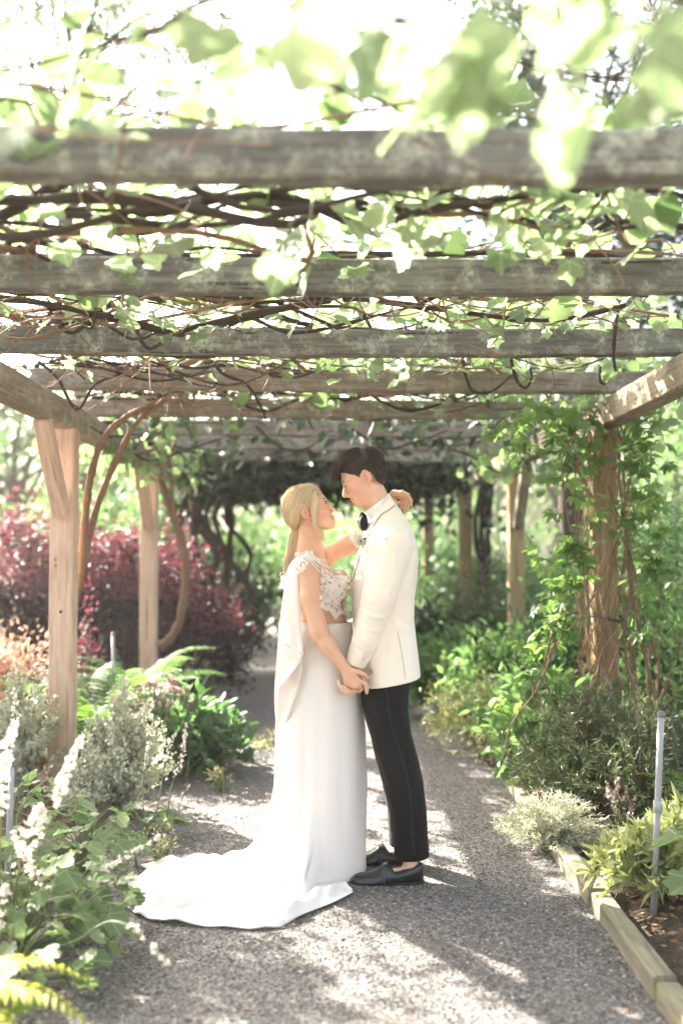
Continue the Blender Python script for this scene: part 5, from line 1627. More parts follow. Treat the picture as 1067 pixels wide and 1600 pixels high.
sp_world(h1, [(70, 1440, 3.5), (60, 1380, 3.45), (40, 1340, 3.45), (22, 1300, 3.45)], f0=.3, rad=0.0225, n=68, size=0.0107)
sp_world(h2, [(110, 1440, 3.6), (150, 1400, 3.55), (185, 1378, 3.5), (215, 1372, 3.5)], f0=.5, rad=0.0150, n=37, size=0.0090)
h6 = heuchera('broad-leaved plant half hidden at the left picture edge under the silvery stems', spot(20, 4.3), 46, .3, .42, .08)
sp_world(h6, [(10, 1250, 4.3), (14, 1180, 4.3), (25, 1120, 4.3), (22, 1075, 4.3)], f0=.4, rad=0.0225, n=65, size=0.0098)

# yellow-green fern and grassy leaves in the lower left corner
fy = thing('fern', 'yellow-green fern reaching into the lower left corner over the gravel', 'fern', (-1.12, 2.72, .02))
fm = [frond_mesh(.60, 28, .085, L_FERNY, 1.3, .12, .26), frond_mesh(.5, 26, .08, L_FERNY, 1.4, .1, .26)]
for a, tl, sc in ((-.06, .12, 1.0), (.35, .25, .95), (-.45, .05, .95), (.9, .4, .9), (-1.3, .4, .9), (1.7, .5, 1), (2.6, .6, 1), (.1, .4, .8), (-.25, .3, .9)):
    inst('frond', fm[int(sc < .95)], fy, Matrix.Rotation(a, 4, 'Z') @ Matrix.Rotation(-tl, 4, 'Y') @ Matrix.Scale(sc, 4))
def strap(label, base, n, L, mat, w=.012, group=None, cat='plant', name='strap_leaf_plant', spread=1.0):
    t = thing(name, label, cat, base, 0, group)
    ms = []
    for k in range(3):
        m_ = MB(); xs = np.linspace(0, 1, 9); rows = []
        for x in xs:
            ww = w * math.sin(min(1, x * .9 + .12) * math.pi) ** .6 + .0006
            c = np.array((L * x * (.9 - .2 * k * x), 0, L * ((.9 + .3 * k) * x - (.75 + .25 * k) * x * x)))
            rows.append([c + (0, -ww, .25 * ww), c, c + (0, ww, .25 * ww)])
        add_rings(m_, np.array(rows), closed=False, tint=.3 + .2 * k); ms.append(m_.mesh('blade', mat))
    for i in range(n):
        a = i * 2.4; M = Matrix.Rotation(a, 4, 'Z') @ Matrix.Rotation(-(.1 + .8 * RNG.random()) * spread, 4, 'Y') @ Matrix.Rotation(RNG.normal(0, .3), 4, 'X') @ Matrix.Scale(.6 + .6 * RNG.random(), 4)
        inst('blade', ms[i % 3], t, M)
    return t
strap('clump of green strap leaves in the lower left corner beside the yellow-green fern', (-.98, 2.78, .02), 22, .30, L_FERN, .014)
strap('arching clump of green strap leaves under the dark red maple beside the path', spot(292, 7.3), 46, .62, L_FERN, .010)
strap('dark grassy clump behind the dusty pink seed heads', spot(235, 7.0), 30, .5, L_DARK, .010)

# silvery shrub with small round felted leaves on either side of the near post
def silver(label, base, r, n, stems, size=.022):
    t = thing('silver_shrub', label, 'shrub', base, 0, 'silvery shrubs at the near left post')
    ms = MB(); mb = MB()
    for i in range(stems):
        a = RNG.random() * 6.28; rr = RNG.random() ** .6
        e = np.array((math.cos(a) * r[0] * rr, math.sin(a) * r[1] * rr, r[2] * (1 - .62 * rr ** 2) * (.8 + .35 * RNG.random())))
        m_ = e * np.array((.35, .35, .55)) + RNG.normal(0, .02, 3)
        sp = spline([(RNG.normal(0, .03), RNG.normal(0, .03), 0), m_, e], 7)
        tube(ms, sp, np.linspace(.0032, .0012, len(sp)), 4, 0, None, False)
        k = n // stems; t_ = .28 + .72 * RNG.random(k) ** .8; ii = (t_ * (len(sp) - 1)).astype(int)
        Pt = sp[ii] + RNG.normal(0, .012, (k, 3))
        leaves(mb, Pt, rdir(k, .2), rdir(k, .7), size * (.6 + .7 * RNG.random(k)) * np.interp(t_, [.3, .8, 1], [1, 1, .7]), ROUND, .1 + .9 * RNG.random(k))
    mb.build('foliage', L_SILVER, t); ms.build('stem', plain('silver_stem', (.30, .27, .20), .8), t)
silver('silvery shrub of small round leaves right of the near left post', spot(195, 5.55), (.31, .26, .68), 6800, 130, .024)
silver('thinner silvery shrub left of the near left post, taller sprigs standing up', spot(38, 5.75), (.28, .22, .72), 4200, 60, .024)
silver('pale silvery plant spilling forward under the near left post', spot(120, 5.35), (.2, .2, .24), 1100, 26)

# hellebore-like plant with dusty pink heads, deep green leaves by the path
t = shrub('hellebore', 'green plant with clusters of dusty pink heads beside the silvery shrub', 'plant', spot(285, 6.45), (.26, .26, .30), 520, .085, L_GREEN, STEMG, LEAF4, 26, .35, .5, -.1, tint=(.2, .9))
mb = MB(); mm = MB()
for i in range(30):
    e = np.array((RNG.normal(-.16, .12), RNG.normal(0, .12), .42 + .20 * RNG.random() - .25 * max(0, 0)))
    tube(mm, spline([(0, 0, .05), e * np.array((.5, .5, .6)), e], 4), .002, 4, 0, None, False)
    k = 16; mb = MB(); Pt = e + RNG.normal(0, .011, (k, 3)); leaves(mb, Pt, rdir(k), rdir(k, .5), .026, ROUND, RNG.random(k)); mb.build('flower_head', L_DUSTY, t)
mm.build('flower_stalks', STEMG, t)
shrub('leafy_plant', 'deep green leafy plant edging the path, in shade below the pink heads', 'plant', spot(335, 6.75), (.22, .3, .22), 420, .085, L_GREEN, STEMG, LEAF4, 24, .35, .5, -.1)
shrub('leafy_plant', 'pale green weed at the gravel edge left of the skirt', 'plant', spot(347, 6.0), (.06, .08, .10), 90, .028, L_YELLOWF, STEMG, LEAF2, 10, .35)
shrub('leafy_plant', 'straggling yellow-green weed growing on the gravel behind the skirt', 'plant', spot(425, 7.3), (.22, .16, .08), 220, .028, L_YELLOWF, STEMG, LEAF2, 16, .35)
shrub('leafy_plant', 'lacy pale plant on the gravel just behind the end of the train', 'plant', spot(245, 4.6), (.09, .07, .11), 160, .018, L_YELLOWF, STEMG, LEAF2, 14, .35)

# ferns
fmsh = [frond_mesh(.62, 34, .105, L_FERN, 1.15, .1), frond_mesh(.55, 30, .10, L_FERN, 1.3, .1), frond_mesh(.68, 38, .10, L_FERN, 1.0, .05)]
fern('large fern in the shade right of the near left post, under the maple', spot(165, 6.7), 30, .8, L_FERN, [frond_mesh(.8, 38, .13, L_FERN, 1.2, .15), frond_mesh(.72, 34, .12, L_FERN, 1.35, .2)], tilt=(.1, .7))
fern('fern with lit arching fronds beside the second left post', spot(222, 7.3), 22, .8, L_FERN, [frond_mesh(.8, 40, .12, L_LIGHT, 1.25, .2)], tilt=(.2, .7))
fern('fresh green fern between the near left post and the dusty pink heads', spot(135, 6.35), 24, .62, L_FERN, fmsh, tilt=(.1, .7))
fern('big dark fern left of the near left post', spot(45, 6.9), 26, .7, L_FERN, fmsh, tilt=(.3, 1.0))
fern('dark fern low at the left picture edge', spot(5, 6.2), 18, .6, L_FERN, fmsh, tilt=(.1, .8))

# dark red maple and its neighbours
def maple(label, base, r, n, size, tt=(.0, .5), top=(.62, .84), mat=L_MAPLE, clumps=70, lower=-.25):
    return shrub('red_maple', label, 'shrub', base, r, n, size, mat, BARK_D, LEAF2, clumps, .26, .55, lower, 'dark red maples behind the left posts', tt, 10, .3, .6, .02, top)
maple('dark red maple between the two left posts, top leaves tinted pink as if sunlit', spot(170, 9.55), (.92, .7, .92), 17000, .050)
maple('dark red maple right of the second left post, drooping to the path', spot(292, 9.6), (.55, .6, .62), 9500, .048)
maple('red maple behind the near left post, its top leaves tinted a sunlit pink', spot(45, 9.5), (.9, .7, .98), 10000, .052)
shrub('coral_shrub', 'sunlit shrub of peach and coral leaves left of the near post', 'shrub', spot(12, 7.4), (.40, .4, .45), 2800, .045, L_CORAL, BARK, LEAF2, 40, .3, .5, tint=(.1, 1))
shrub('coral_shrub', 'small coral-red leafed shoot just right of the near left post', 'shrub', spot(135, 7.6), (.10, .10, .62), 380, .042, L_MAPLE, BARK, LEAF2, 14, .3, .4, tint=(.75, 1))

# leaf litter and bark chips
def litter(n, x0, x1, y0, y1):
    x = x0 + (x1 - x0) * RNG.random(n); y = y0 + (y1 - y0) * RNG.random(n)
    Pt = np.stack([x, y, ground_z(x, y) + .008 * RNG.random(n) + .003], -1)
    leaves(LIT, Pt, rdir(n) * np.array((1, 1, .25)), rdir(n, 2.2), .018 + .035 * RNG.random(n) ** 2, LEAF2, RNG.random(n))
LIT = MB(); litter(2600, -1.9, -1.2, 4.2, 7.2); litter(1500, 1.16, 1.9, 2.6, 5.2)
nl_ = 170; xs = path_mid(5.0) + (RNG.random(nl_) * 2 - 1) * 1.0; ysq = 2.8 + 5 * RNG.random(nl_)
leaves(LIT, np.stack([xs, ysq, path_z(xs, ysq) + .006], -1), rdir(nl_) * np.array((1, 1, .2)), rdir(nl_, 2.5), .010 + .018 * RNG.random(nl_) ** 2, LEAF2, RNG.random(nl_))
tag(LIT.build('dry_leaves', M_CHIP), 'dry leaves and bark chips scattered over the beds', 'leaf litter', kind='stuff')

# sprinkler risers
M_PIPE = plain('grey_pvc', (.30, .30, .31), .45, .4, noise_amt=.12)
M_PIPED = plain('dark_fitting', (.16, .15, .16), .5, .4)
def riser(label, base, top, r=.0125, joint=None):
    b, e = Vector(base), Vector(top); t = thing('sprinkler_riser', label, 'pipe', tuple(b), 0, 'grey sprinkler risers')
    d = e - b; m_ = MB(); tube(m_, [(0, 0, 0), d * .35, d * .7, d], r, 12); m_.build('pipe', M_PIPE, t)
    m_ = MB(); tube(m_, [d * .992, d * .993, d * 1.012, d * 1.013], [r * 1.05, r * 1.18, r * 1.18, r], 12); tube(m_, [d * 1.013, d * 1.022], [r * .85, r * .85], 12); m_.build('nozzle', M_PIPED, t)
    if joint:
        m_ = MB(); tube(m_, [d * (joint - .03), d * (joint - .028), d * (joint + .028), d * (joint + .03)], [r * 1.1, r * 1.35, r * 1.35, r * 1.1], 12); m_.build('coupling', M_PIPE, t)
    return t
x, y, z = gpos(1020, 1425)
riser('tall grey sprinkler pipe standing at the right in the variegated plant', (x, y, z - .02), at(1032, 1118, y), .0125, .55)
riser('grey sprinkler pipe at the left picture edge among white blossoms', (at(18, 865, 4.1).x, 4.1, 0), at(19, 1196, 4.1))
riser('grey sprinkler pipe between the two left posts among ferns', spot(181, 6.9), at(177, 992, 6.9), .0115)
riser('grey sprinkler pipe in front of the second right post', spot(812, 8.3), at(812, 1035, 8.3), .014)

shrub('shade_shrub', 'unseen tall leafy shrub added outside the pergola to the left to shade the train and path', 'shrub', (-3.45, 6.7, gz(-3.45, 6.7)), (.75, .85, 1.46), 17000, .08, L_GREEN, BARK, LEAF2, 150, .28, .25, -.95, lift=1.05, stem_r=.03)  # added out of view to cast shade on the train and lower left path
# ================================================================ the right bed
def needled(name, label, cat, base, r, stems, per, size, mat, stem_mat, tpl=NEEDLE, group=None, droop=.3, tint=(.1, .9), start=.15):
    """a herb of many stems lined with narrow leaves"""
    t = thing(name, label, cat, base, 0, group); ms = MB(); mb = MB()
    for i in range(stems):
        a = RNG.random() * 6.28; rr = RNG.random() ** .55
        e = np.array((math.cos(a) * r[0] * rr, math.sin(a) * r[1] * rr, r[2] * ((1 - .7 * rr ** 2) * (.75 + .4 * RNG.random()))))
        m_ = e * np.array((.45, .45, .62)) + np.array((*RNG.normal(0, .03, 2), droop * .1))
        sp = spline([(RNG.normal(0, .25) * r[0] * .4, RNG.normal(0, .25) * r[1] * .4, 0), m_, e], 7)
        tube(ms, sp, np.linspace(.0028, .001, len(sp)), 3, 0, None, False)
        t_ = start + (1 - start) * RNG.random(per); ii = np.clip((t_ * (len(sp) - 1)).astype(int), 0, len(sp) - 2)
        tg = sp[ii + 1] - sp[ii]; tg /= np.linalg.norm(tg, axis=1)[:, None] + 1e-9
        Pt = sp[ii] + tg * (RNG.random((per, 1)) * .01)
        leaves(mb, Pt, rdir(per) * .9 + tg * .8, rdir(per, .5), size * (.6 + .7 * RNG.random(per)), tpl, np.clip(tint[0] + (tint[1] - tint[0]) * RNG.random(per), 0, 1))
    mb.build('foliage', mat, t); ms.build('stem', stem_mat, t)
    return t
NEED2 = T([(0,.045,0),(.6,.05,.01),(1,0,0),(.6,-.05,.01),(0,-.045,0)], [(0,1,4),(1,3,4),(1,2,3)])
needled('rosemary', 'dark green rosemary mass round the foot of the near right post', 'shrub', spot(915, 5.35), (.44, .40, .66), 300, 46, .044, L_ROSEM, TWIG, NEED2)
needled('rosemary', 'dark rosemary right of the vine post, between it and the grey pipe', 'shrub', spot(1000, 5.0), (.40, .38, .62), 240, 44, .042, L_ROSEM, TWIG, NEED2)
needled('silver_herb', 'silvery green feathery herb spilling over the right timber edging', 'herb', spot(862, 4.82), (.33, .28, .27), 260, 44, .024, L_SILVER, plain('herb_stem', (.3, .3, .2), .8), NEED2, tint=(.0, 1))
needled('silver_herb', 'thin upright silvery sprig behind the trailing silvery herb', 'herb', spot(838, 5.15), (.07, .07, .26), 16, 40, .022, L_SILVER, TWIG, NEED2)
needled('variegated_plant', 'cream and green variegated plant with whorls of narrow leaves round the grey pipe', 'plant', spot(1020, 4.05), (.30, .26, .28), 85, 26, .075, L_VARIEG, STEMG, BLADE, start=.45)
needled('variegated_plant', 'second cream variegated plant at the right picture edge below the fern', 'plant', spot(1066, 4.3), (.24, .26, .30), 55, 26, .075, L_VARIEG, STEMG, BLADE, start=.45)
t = thing('flowering_plant', 'dried pinkish brown seed heads between the silvery herb and the grey pipe', 'plant', spot(965, 4.75))
for e in ((-.07, 0, .30), (-.02, .05, .24), (.03, 0, .27), (.08, .04, .22), (-.03, -.04, .33)):
    spike(t, [(0, 0, 0), (e[0] * .5, e[1] * .5, e[2] * .6), e], f0=.55, rad=.022, n=30, size=.010, mat=L_DUSTY)
# big pale leaves at the right edge
t = thing('broadleaf_plant', 'plant with big pale green leaves cut off by the right picture edge', 'plant', spot(1085, 3.7))
for i, (dx, dy, z, s, a) in enumerate(((-.06, -.05, .34, .16, 2.8), (-.02, .1, .30, .15, 2.2), (-.05, -.1, .22, .14, 3.6), (.1, 0, .36, .15, 1.0), (.05, -.15, .25, .15, 4.4))):
    inst('leaf', HM[i % 4], t, Matrix.Translation((dx, dy, z)) @ Matrix.Rotation(a, 4, 'Z') @ Matrix.Rotation(.3, 4, 'Y') @ Matrix.Scale(s, 4))
m_ = MB()
for dx, dy, z in ((-.06, -.05, .34), (-.02, .1, .30), (-.05, -.1, .22), (.1, 0, .36), (.05, -.15, .25)): tube(m_, spline([(0, 0, 0), (dx * .4, dy * .4, z * .7), (dx, dy, z)], 4), .003, 4)
m_.build('leaf_stalks', STEMG, t)
fern('fern reaching in from the right picture edge above the variegated plant', spot(1090, 4.6), 14, .5, L_FERN, [frond_mesh(.5, 28, .08, L_FERN, 1.2, .05)], tilt=(.3, .9))
# low leafy mounds along the path, further back
G2 = 'leafy mounds along the right path edge'
shrub('leafy_mound', 'bright green leafy mound by the right path edge under the second right post', 'plant', spot(800, 7.4), (.46, .5, .44), 2000, .08, L_LIGHT, STEMG, LEAF4, 60, .3, .5, group=G2, tint=(.3, 1))
shrub('leafy_mound', 'mound with frothy yellow-green flowers overhanging the path in front of the second right post', 'plant', spot(765, 7.0), (.40, .45, .34), 2400, .034, L_YELLOWF, STEMG, LEAF2, 60, .3, .5, group=G2, tint=(0, .8))
shrub('leafy_mound', 'fresh green mound beside the man\'s knees at the path edge', 'plant', spot(705, 8.6), (.44, .5, .42), 1900, .08, L_LIGHT, STEMG, LEAF4, 60, .3, .5, group=G2, tint=(.0, .7))
shrub('leafy_mound', 'green leaves between the near right post and the path', 'plant', spot(850, 6.1), (.34, .45, .40), 1700, .075, L_LIGHT, STEMG, LEAF4, 50, .3, .5, group=G2, tint=(.3, 1))
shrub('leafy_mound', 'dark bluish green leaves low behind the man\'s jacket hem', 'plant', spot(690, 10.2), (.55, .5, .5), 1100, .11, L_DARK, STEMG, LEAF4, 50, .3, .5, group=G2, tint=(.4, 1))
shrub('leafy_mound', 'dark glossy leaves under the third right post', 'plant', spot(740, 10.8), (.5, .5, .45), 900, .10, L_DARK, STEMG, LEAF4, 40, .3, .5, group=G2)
shrub('leafy_mound', 'mid green mound right of the second right post', 'plant', spot(880, 7.7), (.55, .5, .6), 2200, .075, L_GREEN, STEMG, LEAF4, 50, .3, .5, group=G2)
fern('fern in shade right of the man\'s jacket hem', spot(672, 9.6), 16, .6, L_FERN, [frond_mesh(.6, 30, .10, L_FERN, 1.1, .1)], tilt=(.2, .9))
shrub('olive_shrub', 'greyish olive shrub between the second and third right posts', 'shrub', spot(775, 9.9), (.55, .5, .75), 5200, .045, L_OLIVE, BARK, LEAF2, 60, .3, .5)
shrub('green_shrub', 'tall green shrub behind the vine covered right post', 'shrub', spot(1005, 7.2), (.55, .5, .85), 6000, .055, L_LIGHT, BARK, LEAF2, 70, .28, .45)
shrub('green_shrub', 'dark green shrub at the right picture edge, dappled with light', 'shrub', spot(1085, 7.9), (.65, .6, .95), 6000, .06, L_GREEN, BARK, LEAF2, 70, .28, .45, tint=(0, .7))
shrub('green_shrub', 'bushy green shrub between second and near right posts', 'shrub', spot(890, 9.4), (.7, .6, .78), 5200, .055, L_LIGHT, BARK, LEAF2, 70, .28, .45)
# ================================================================ vines
GM = []
for k in range(5):
    V, F = GRAPE; V = V.copy(); V[:, 2] += .05 * np.sin(V[:, 0] * 6 + 1.7 * k) + .06 * np.sin(V[:, 1] * 5 + k); V[:, 1] *= .92 + .05 * k
    m_ = MB(); m_.add(V, F, 0); GM.append(m_.mesh('leaf', L_GRAPE))
def wander(p0, p1, n, wob, zlo=None, zhi=None):
    p0, p1 = np.array(p0, float), np.array(p1, float)
    ts = np.linspace(0, 1, n); out = []
    for t in ts:
        q = p0 + (p1 - p0) * t
        if 0 < t < 1: q = q + RNG.normal(0, wob, 3) * np.array((1, 1, .45))
        if zlo is not None: q[2] = min(max(q[2], zlo), zhi)
        out.append(q)
    return spline(out, 4)
def grape_vine(label, y0, y1, nl, arms, dens_left, zl=(2.30, 2.62), ls=(.085, .135), thin=None):
    t = thing('grape_vine', label, 'vine', (0, y0, Z_R1), 0, 'grape vines over the pergola')
    o = np.array((0, y0, Z_R1)); skel = []
    for i in range(arms):
        ya, yb = y0 + (y1 - y0) * RNG.random(), y0 + (y1 - y0) * RNG.random()
        xa, xb = GX_L - .2 + .9 * RNG.random(), GX_R + .2 - .9 * RNG.random()
        if RNG.random() < .35: xa, xb = xa, xa + RNG.normal(0, .8); ya, yb = y0 - .1, y1 + .1
        w = wander((xa, ya, 2.42), (xb, yb, 2.44), 8, .10, 2.26, 2.56)
        rr = .006 + .015 * RNG.random() ** 2
        m_ = MB(); tube(m_, w - o, np.linspace(rr, rr * .5, len(w)) * (1 + .2 * np.sin(np.arange(len(w)))), 6, 0, None, False, .25); m_.build('stem', BARK_D if i % 3 else BARK_V, t)
        skel.append(w)
        for k in range(6):                                     # hanging and rising side shoots
            b = w[int(RNG.random() * (len(w) - 1))]; e = b + np.array((RNG.normal(0, .24), RNG.normal(0, .15), RNG.normal(-.06, .11)))
            s = spline([b, (b + e) / 2 + RNG.normal(0, .05, 3), e], 4); skel.append(s)
            m_ = MB(); tube(m_, s - o, np.linspace(.0045, .002, len(s)), 4, 0, None, False); m_.build('shoot', BARK_V if k % 2 else TWIG, t)
    for i in range(nl):
        s = skel[int(RNG.random() * len(skel))]; b = s[int(RNG.random() * len(s))]
        p = b + np.array((RNG.normal(0, .14), RNG.normal(0, .14), abs(RNG.normal(.03, .07))))
        if RNG.random() > np.interp(p[0], [-1.7, -.6, .2, 1.7], [dens_left, dens_left, 1, 1]): 
            p[0] = .1 + 1.6 * RNG.random()
        p[2] = min(max(p[2], zl[0]), zl[1])
        if thin is not None and thin(p): continue
        M = Matrix.Translation(Vector(p - o)) @ Matrix.Rotation(RNG.random() * 6.28, 4, 'Z') @ Matrix.Rotation(RNG.normal(.35, .45), 4, 'Y') @ Matrix.Rotation(RNG.normal(0, .4), 4, 'X') @ Matrix.Scale(ls[0] + (ls[1] - ls[0]) * RNG.random(), 4)
        inst('leaf', GM[i % 5], t, M)
    return t
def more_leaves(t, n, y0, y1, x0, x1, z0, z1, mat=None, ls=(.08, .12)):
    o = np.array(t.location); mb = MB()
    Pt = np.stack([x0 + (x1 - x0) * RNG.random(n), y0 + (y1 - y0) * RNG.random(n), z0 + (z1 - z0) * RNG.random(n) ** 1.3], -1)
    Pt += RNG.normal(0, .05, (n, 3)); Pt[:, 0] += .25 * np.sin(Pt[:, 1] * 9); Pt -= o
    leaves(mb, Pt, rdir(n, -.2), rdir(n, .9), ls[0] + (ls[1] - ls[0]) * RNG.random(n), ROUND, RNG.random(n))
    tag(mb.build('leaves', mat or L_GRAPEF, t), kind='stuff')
v1 = grape_vine('grape vine at the near end of the pergola, big blurred leaves above the first rafter', 1.25, 2.3, 75, 9, 1.0, (2.24, 2.60), (.10, .16))
o = np.array(v1.location)
for px, py, Y, s_ in ((15, 190, 1.30, .11), (15, 110, 1.5, .13), (30, 40, 1.6, .12), (340, 35, 1.7, .13), (430, 40, 1.5, .14), (395, 85, 1.7, .10), (560, 45, 1.6, .15), (640, 20, 1.5, .15), (700, 60, 1.35, .15), (770, 70, 1.3, .17), (715, 100, 1.25, .14), (800, 150, 1.4, .12), (860, 25, 1.6, .14), (1000, 60, 1.35, .14), (1045, 110, 1.5, .14), (920, 150, 1.45, .15), (880, 120, 1.6, .12), (130, 65, 1.9, .10), (240, 20, 1.8, .11), (490, 20, 1.9, .12), (950, 20, 1.5, .14), (445, 400, 2.45, .13), (480, 375, 2.6, .12), (640, 180, 1.8, .12), (1060, 170, 1.6, .12), (120, 140, 1.9, .09), (600, 120, 1.9, .10)):
    c = np.array(at(px, py, Y)) - o
    M = Matrix.Translation(Vector(c)) @ Matrix.Rotation(RNG.random() * 6.28, 4, 'Z') @ Matrix.Rotation(RNG.normal(.6, .4), 4, 'Y') @ Matrix.Rotation(RNG.normal(-.5, .4), 4, 'X') @ Matrix.Scale(s_, 4)
    inst('leaf', GM[int(RNG.random() * 5)], v1, M)
    m_ = MB(); e = c + np.array((RNG.normal(0, .1), .15 + .2 * RNG.random(), .16 + .1 * RNG.random())); tube(m_, spline([c, (c + e) / 2 + RNG.normal(0, .02, 3), e], 4), .002, 4, 0, None, False); m_.build('shoot', STEMG, v1)
v2 = grape_vine('grape vine over the first bay of rafters seen overhead', 2.3, 3.5, 290, 15, .9)
v3 = grape_vine('grape vine over the second bay of rafters, above the couple\'s heads', 3.5, 4.6, 290, 20, .7, ls=(.06, .11))
v4 = grape_vine('grape vine over the third bay of rafters, above the near posts', 4.6, 5.7, 290, 26, .5, ls=(.055, .10))
v5 = grape_vine('grape vine over the bay just behind the near posts', 5.7, 6.8, 290, 24, .6, ls=(.055, .10))
for vv, LL in ((v4, [[(722, 560, 5.5), (728, 590, 5.5), (740, 612, 5.5), (770, 610, 5.5), (800, 585, 5.5)], [(797, 560, 5.5), (806, 592, 5.5), (820, 606, 5.5), (830, 590, 5.5), (826, 566, 5.5)], [(940, 560, 5.5), (936, 590, 5.5), (944, 600, 5.5), (952, 580, 5.5)], [(60, 565, 5.4), (90, 590, 5.4), (120, 640, 5.4), (150, 600, 5.4), (190, 585, 5.4)], [(325, 555, 5.5), (350, 585, 5.5), (385, 600, 5.5), (410, 640, 5.5), (416, 655, 5.5)], [(250, 560, 5.5), (300, 575, 5.5), (360, 570, 5.5), (450, 590, 5.5), (520, 570, 5.5)], [(100, 570, 5.4), (160, 575, 5.4), (240, 595, 5.4), (330, 580, 5.4)]]),
              (v3, [[(70, 480, 4.5), (110, 520, 4.45), (150, 500, 4.5), (210, 530, 4.45), (260, 510, 4.5)], [(200, 470, 4.5), (215, 520, 4.45), (235, 545, 4.45), (270, 520, 4.5)], [(965, 475, 4.5), (960, 520, 4.45), (958, 560, 4.45), (962, 580, 4.45)], [(380, 490, 4.5), (460, 520, 4.45), (560, 500, 4.5), (640, 480, 4.5)]]),
              (v5, [[(400, 665, 7.6), (440, 700, 7.5), (480, 700, 7.5), (520, 670, 7.6)], [(550, 670, 7.6), (600, 700, 7.5), (650, 690, 7.5), (700, 672, 7.6)], [(700, 700, 7.6), (740, 715, 7.5), (790, 740, 7.5), (830, 700, 7.6)], [(190, 680, 7.4), (230, 720, 7.4), (300, 700, 7.5), (360, 680, 7.6)]])):
    for L_ in LL:
        sp = spline([np.array(at(*q)) for q in L_], 6) - np.array(vv.location); m_ = MB(); tube(m_, sp, np.linspace(.011, .006, len(sp)) * (1 + .15 * np.sin(np.arange(len(sp)) * 1.7)), 6, 0, None, False, .3); m_.build('stem', BARK_D, vv)
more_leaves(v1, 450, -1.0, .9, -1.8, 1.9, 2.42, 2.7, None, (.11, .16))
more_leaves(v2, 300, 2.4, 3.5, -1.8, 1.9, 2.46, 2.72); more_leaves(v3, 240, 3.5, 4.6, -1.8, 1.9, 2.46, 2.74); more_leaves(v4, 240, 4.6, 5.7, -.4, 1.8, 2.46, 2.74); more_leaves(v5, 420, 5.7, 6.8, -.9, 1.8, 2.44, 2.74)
# further in: one dense matted roof of vine
t = thing('grape_vine', 'dense matted vine roofing the far half of the pergola', 'vine', (0, 7, Z_R1), 0, 'grape vines over the pergola')
o = np.array((0, 7.0, Z_R1)); ms = MB(); mb = MB(); sk = []
for i in range(46):
    ya = 6.7 + 8 * RNG.random() ** .8; cx = curve_x(ya)
    w = wander((GX_L + cx - .1, ya, 2.40), (GX_R + cx + .1, ya + RNG.normal(0, .8), 2.40), 8, .14, 2.16, 2.52); rr = .006 + .016 * RNG.random() ** 2
    tube(ms, w - o, np.linspace(rr, rr * .5, len(w)), 5, 0, None, False); sk.append(w)
ms.build('stems', BARK_D, t)
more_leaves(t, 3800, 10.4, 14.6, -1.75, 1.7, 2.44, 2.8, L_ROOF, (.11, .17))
sk = np.concatenate(sk); n = 9500
sk = sk[(sk[:, 1] > 10.4) | (RNG.random(len(sk)) < .22)]; Pt = sk[RNG.integers(0, len(sk), n)] + RNG.normal(0, .16, (n, 3)) * np.array((1, 1, .6)) - o
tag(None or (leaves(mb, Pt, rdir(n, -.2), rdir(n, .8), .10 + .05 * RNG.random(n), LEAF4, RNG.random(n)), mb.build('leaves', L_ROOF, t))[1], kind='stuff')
n = 1500; yy = 9.8 + 5.0 * RNG.random(n); uu = 2 * RNG.random(n) - 1; Pt = np.stack([uu * 1.7 - .02 * np.clip(yy - 9, 0, None) ** 1.5, yy, 2.24 - RNG.random(n) ** 1.6 * (.12 + .5 * np.abs(uu) ** 3 + .02 * (yy - 8.5))], -1) - o; mb = MB()
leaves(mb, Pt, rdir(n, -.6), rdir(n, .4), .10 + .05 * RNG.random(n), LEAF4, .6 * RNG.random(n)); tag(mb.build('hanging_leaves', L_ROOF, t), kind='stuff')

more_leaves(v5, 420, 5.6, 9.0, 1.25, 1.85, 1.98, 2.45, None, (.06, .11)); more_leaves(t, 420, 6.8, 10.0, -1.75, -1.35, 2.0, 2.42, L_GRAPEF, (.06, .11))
for i in range(16):                                           # bare stems lying along the left girder
    y0 = 6.0 + 2.2 * RNG.random(); w = wander((GX_L + .1 * RNG.normal(), y0, 2.22), (GX_L + .12 * RNG.normal(), y0 + 1.2 + RNG.random(), 2.2), 6, .07, 2.02, 2.4); m_ = MB(); r_ = .006 + .012 * RNG.random()
    tube(m_, w - np.array(t.location), np.linspace(r_, r_ * .6, len(w)), 6, 0, None, False, .25); m_.build('stem', BARK_D if i % 2 else BARK_V, t)
# woody climbers at the left posts
def climber(name, label, arms, mat, group=None, knots=True):
    b = np.array(arms[0][0][0]); t = thing(name, label, 'vine', tuple(b), 0, group)
    for pts, r0, r1 in arms:
        sp = spline(pts, 7) - b; m_ = MB()
        rad = np.linspace(r0, r1, len(sp)) * (1 + .12 * np.sin(np.arange(len(sp)) * 1.3))
        tube(m_, sp, rad, 9, 0, None, True, .28); m_.build('stem', mat, t)
    return t
def A(px, py, Y): return np.array(at(px, py, Y))
climber('woody_vine', 'two thick reddish brown vine stems climbing behind the near left post', [
    ([A(70, 1130, 6.15), A(100, 1000, 6.1), A(124, 900, 6.08), A(133, 820, 6.05), A(141, 750, 6.05), A(160, 690, 6.0), A(192, 655, 5.95), A(240, 630, 5.9)], .030, .016),
    ([A(85, 1120, 6.2), A(108, 980, 6.2), A(130, 890, 6.15), A(147, 810, 6.1), A(170, 745, 6.05), A(196, 690, 6.0), A(214, 660, 5.95), A(260, 622, 5.9)], .026, .015)], BARK_V)
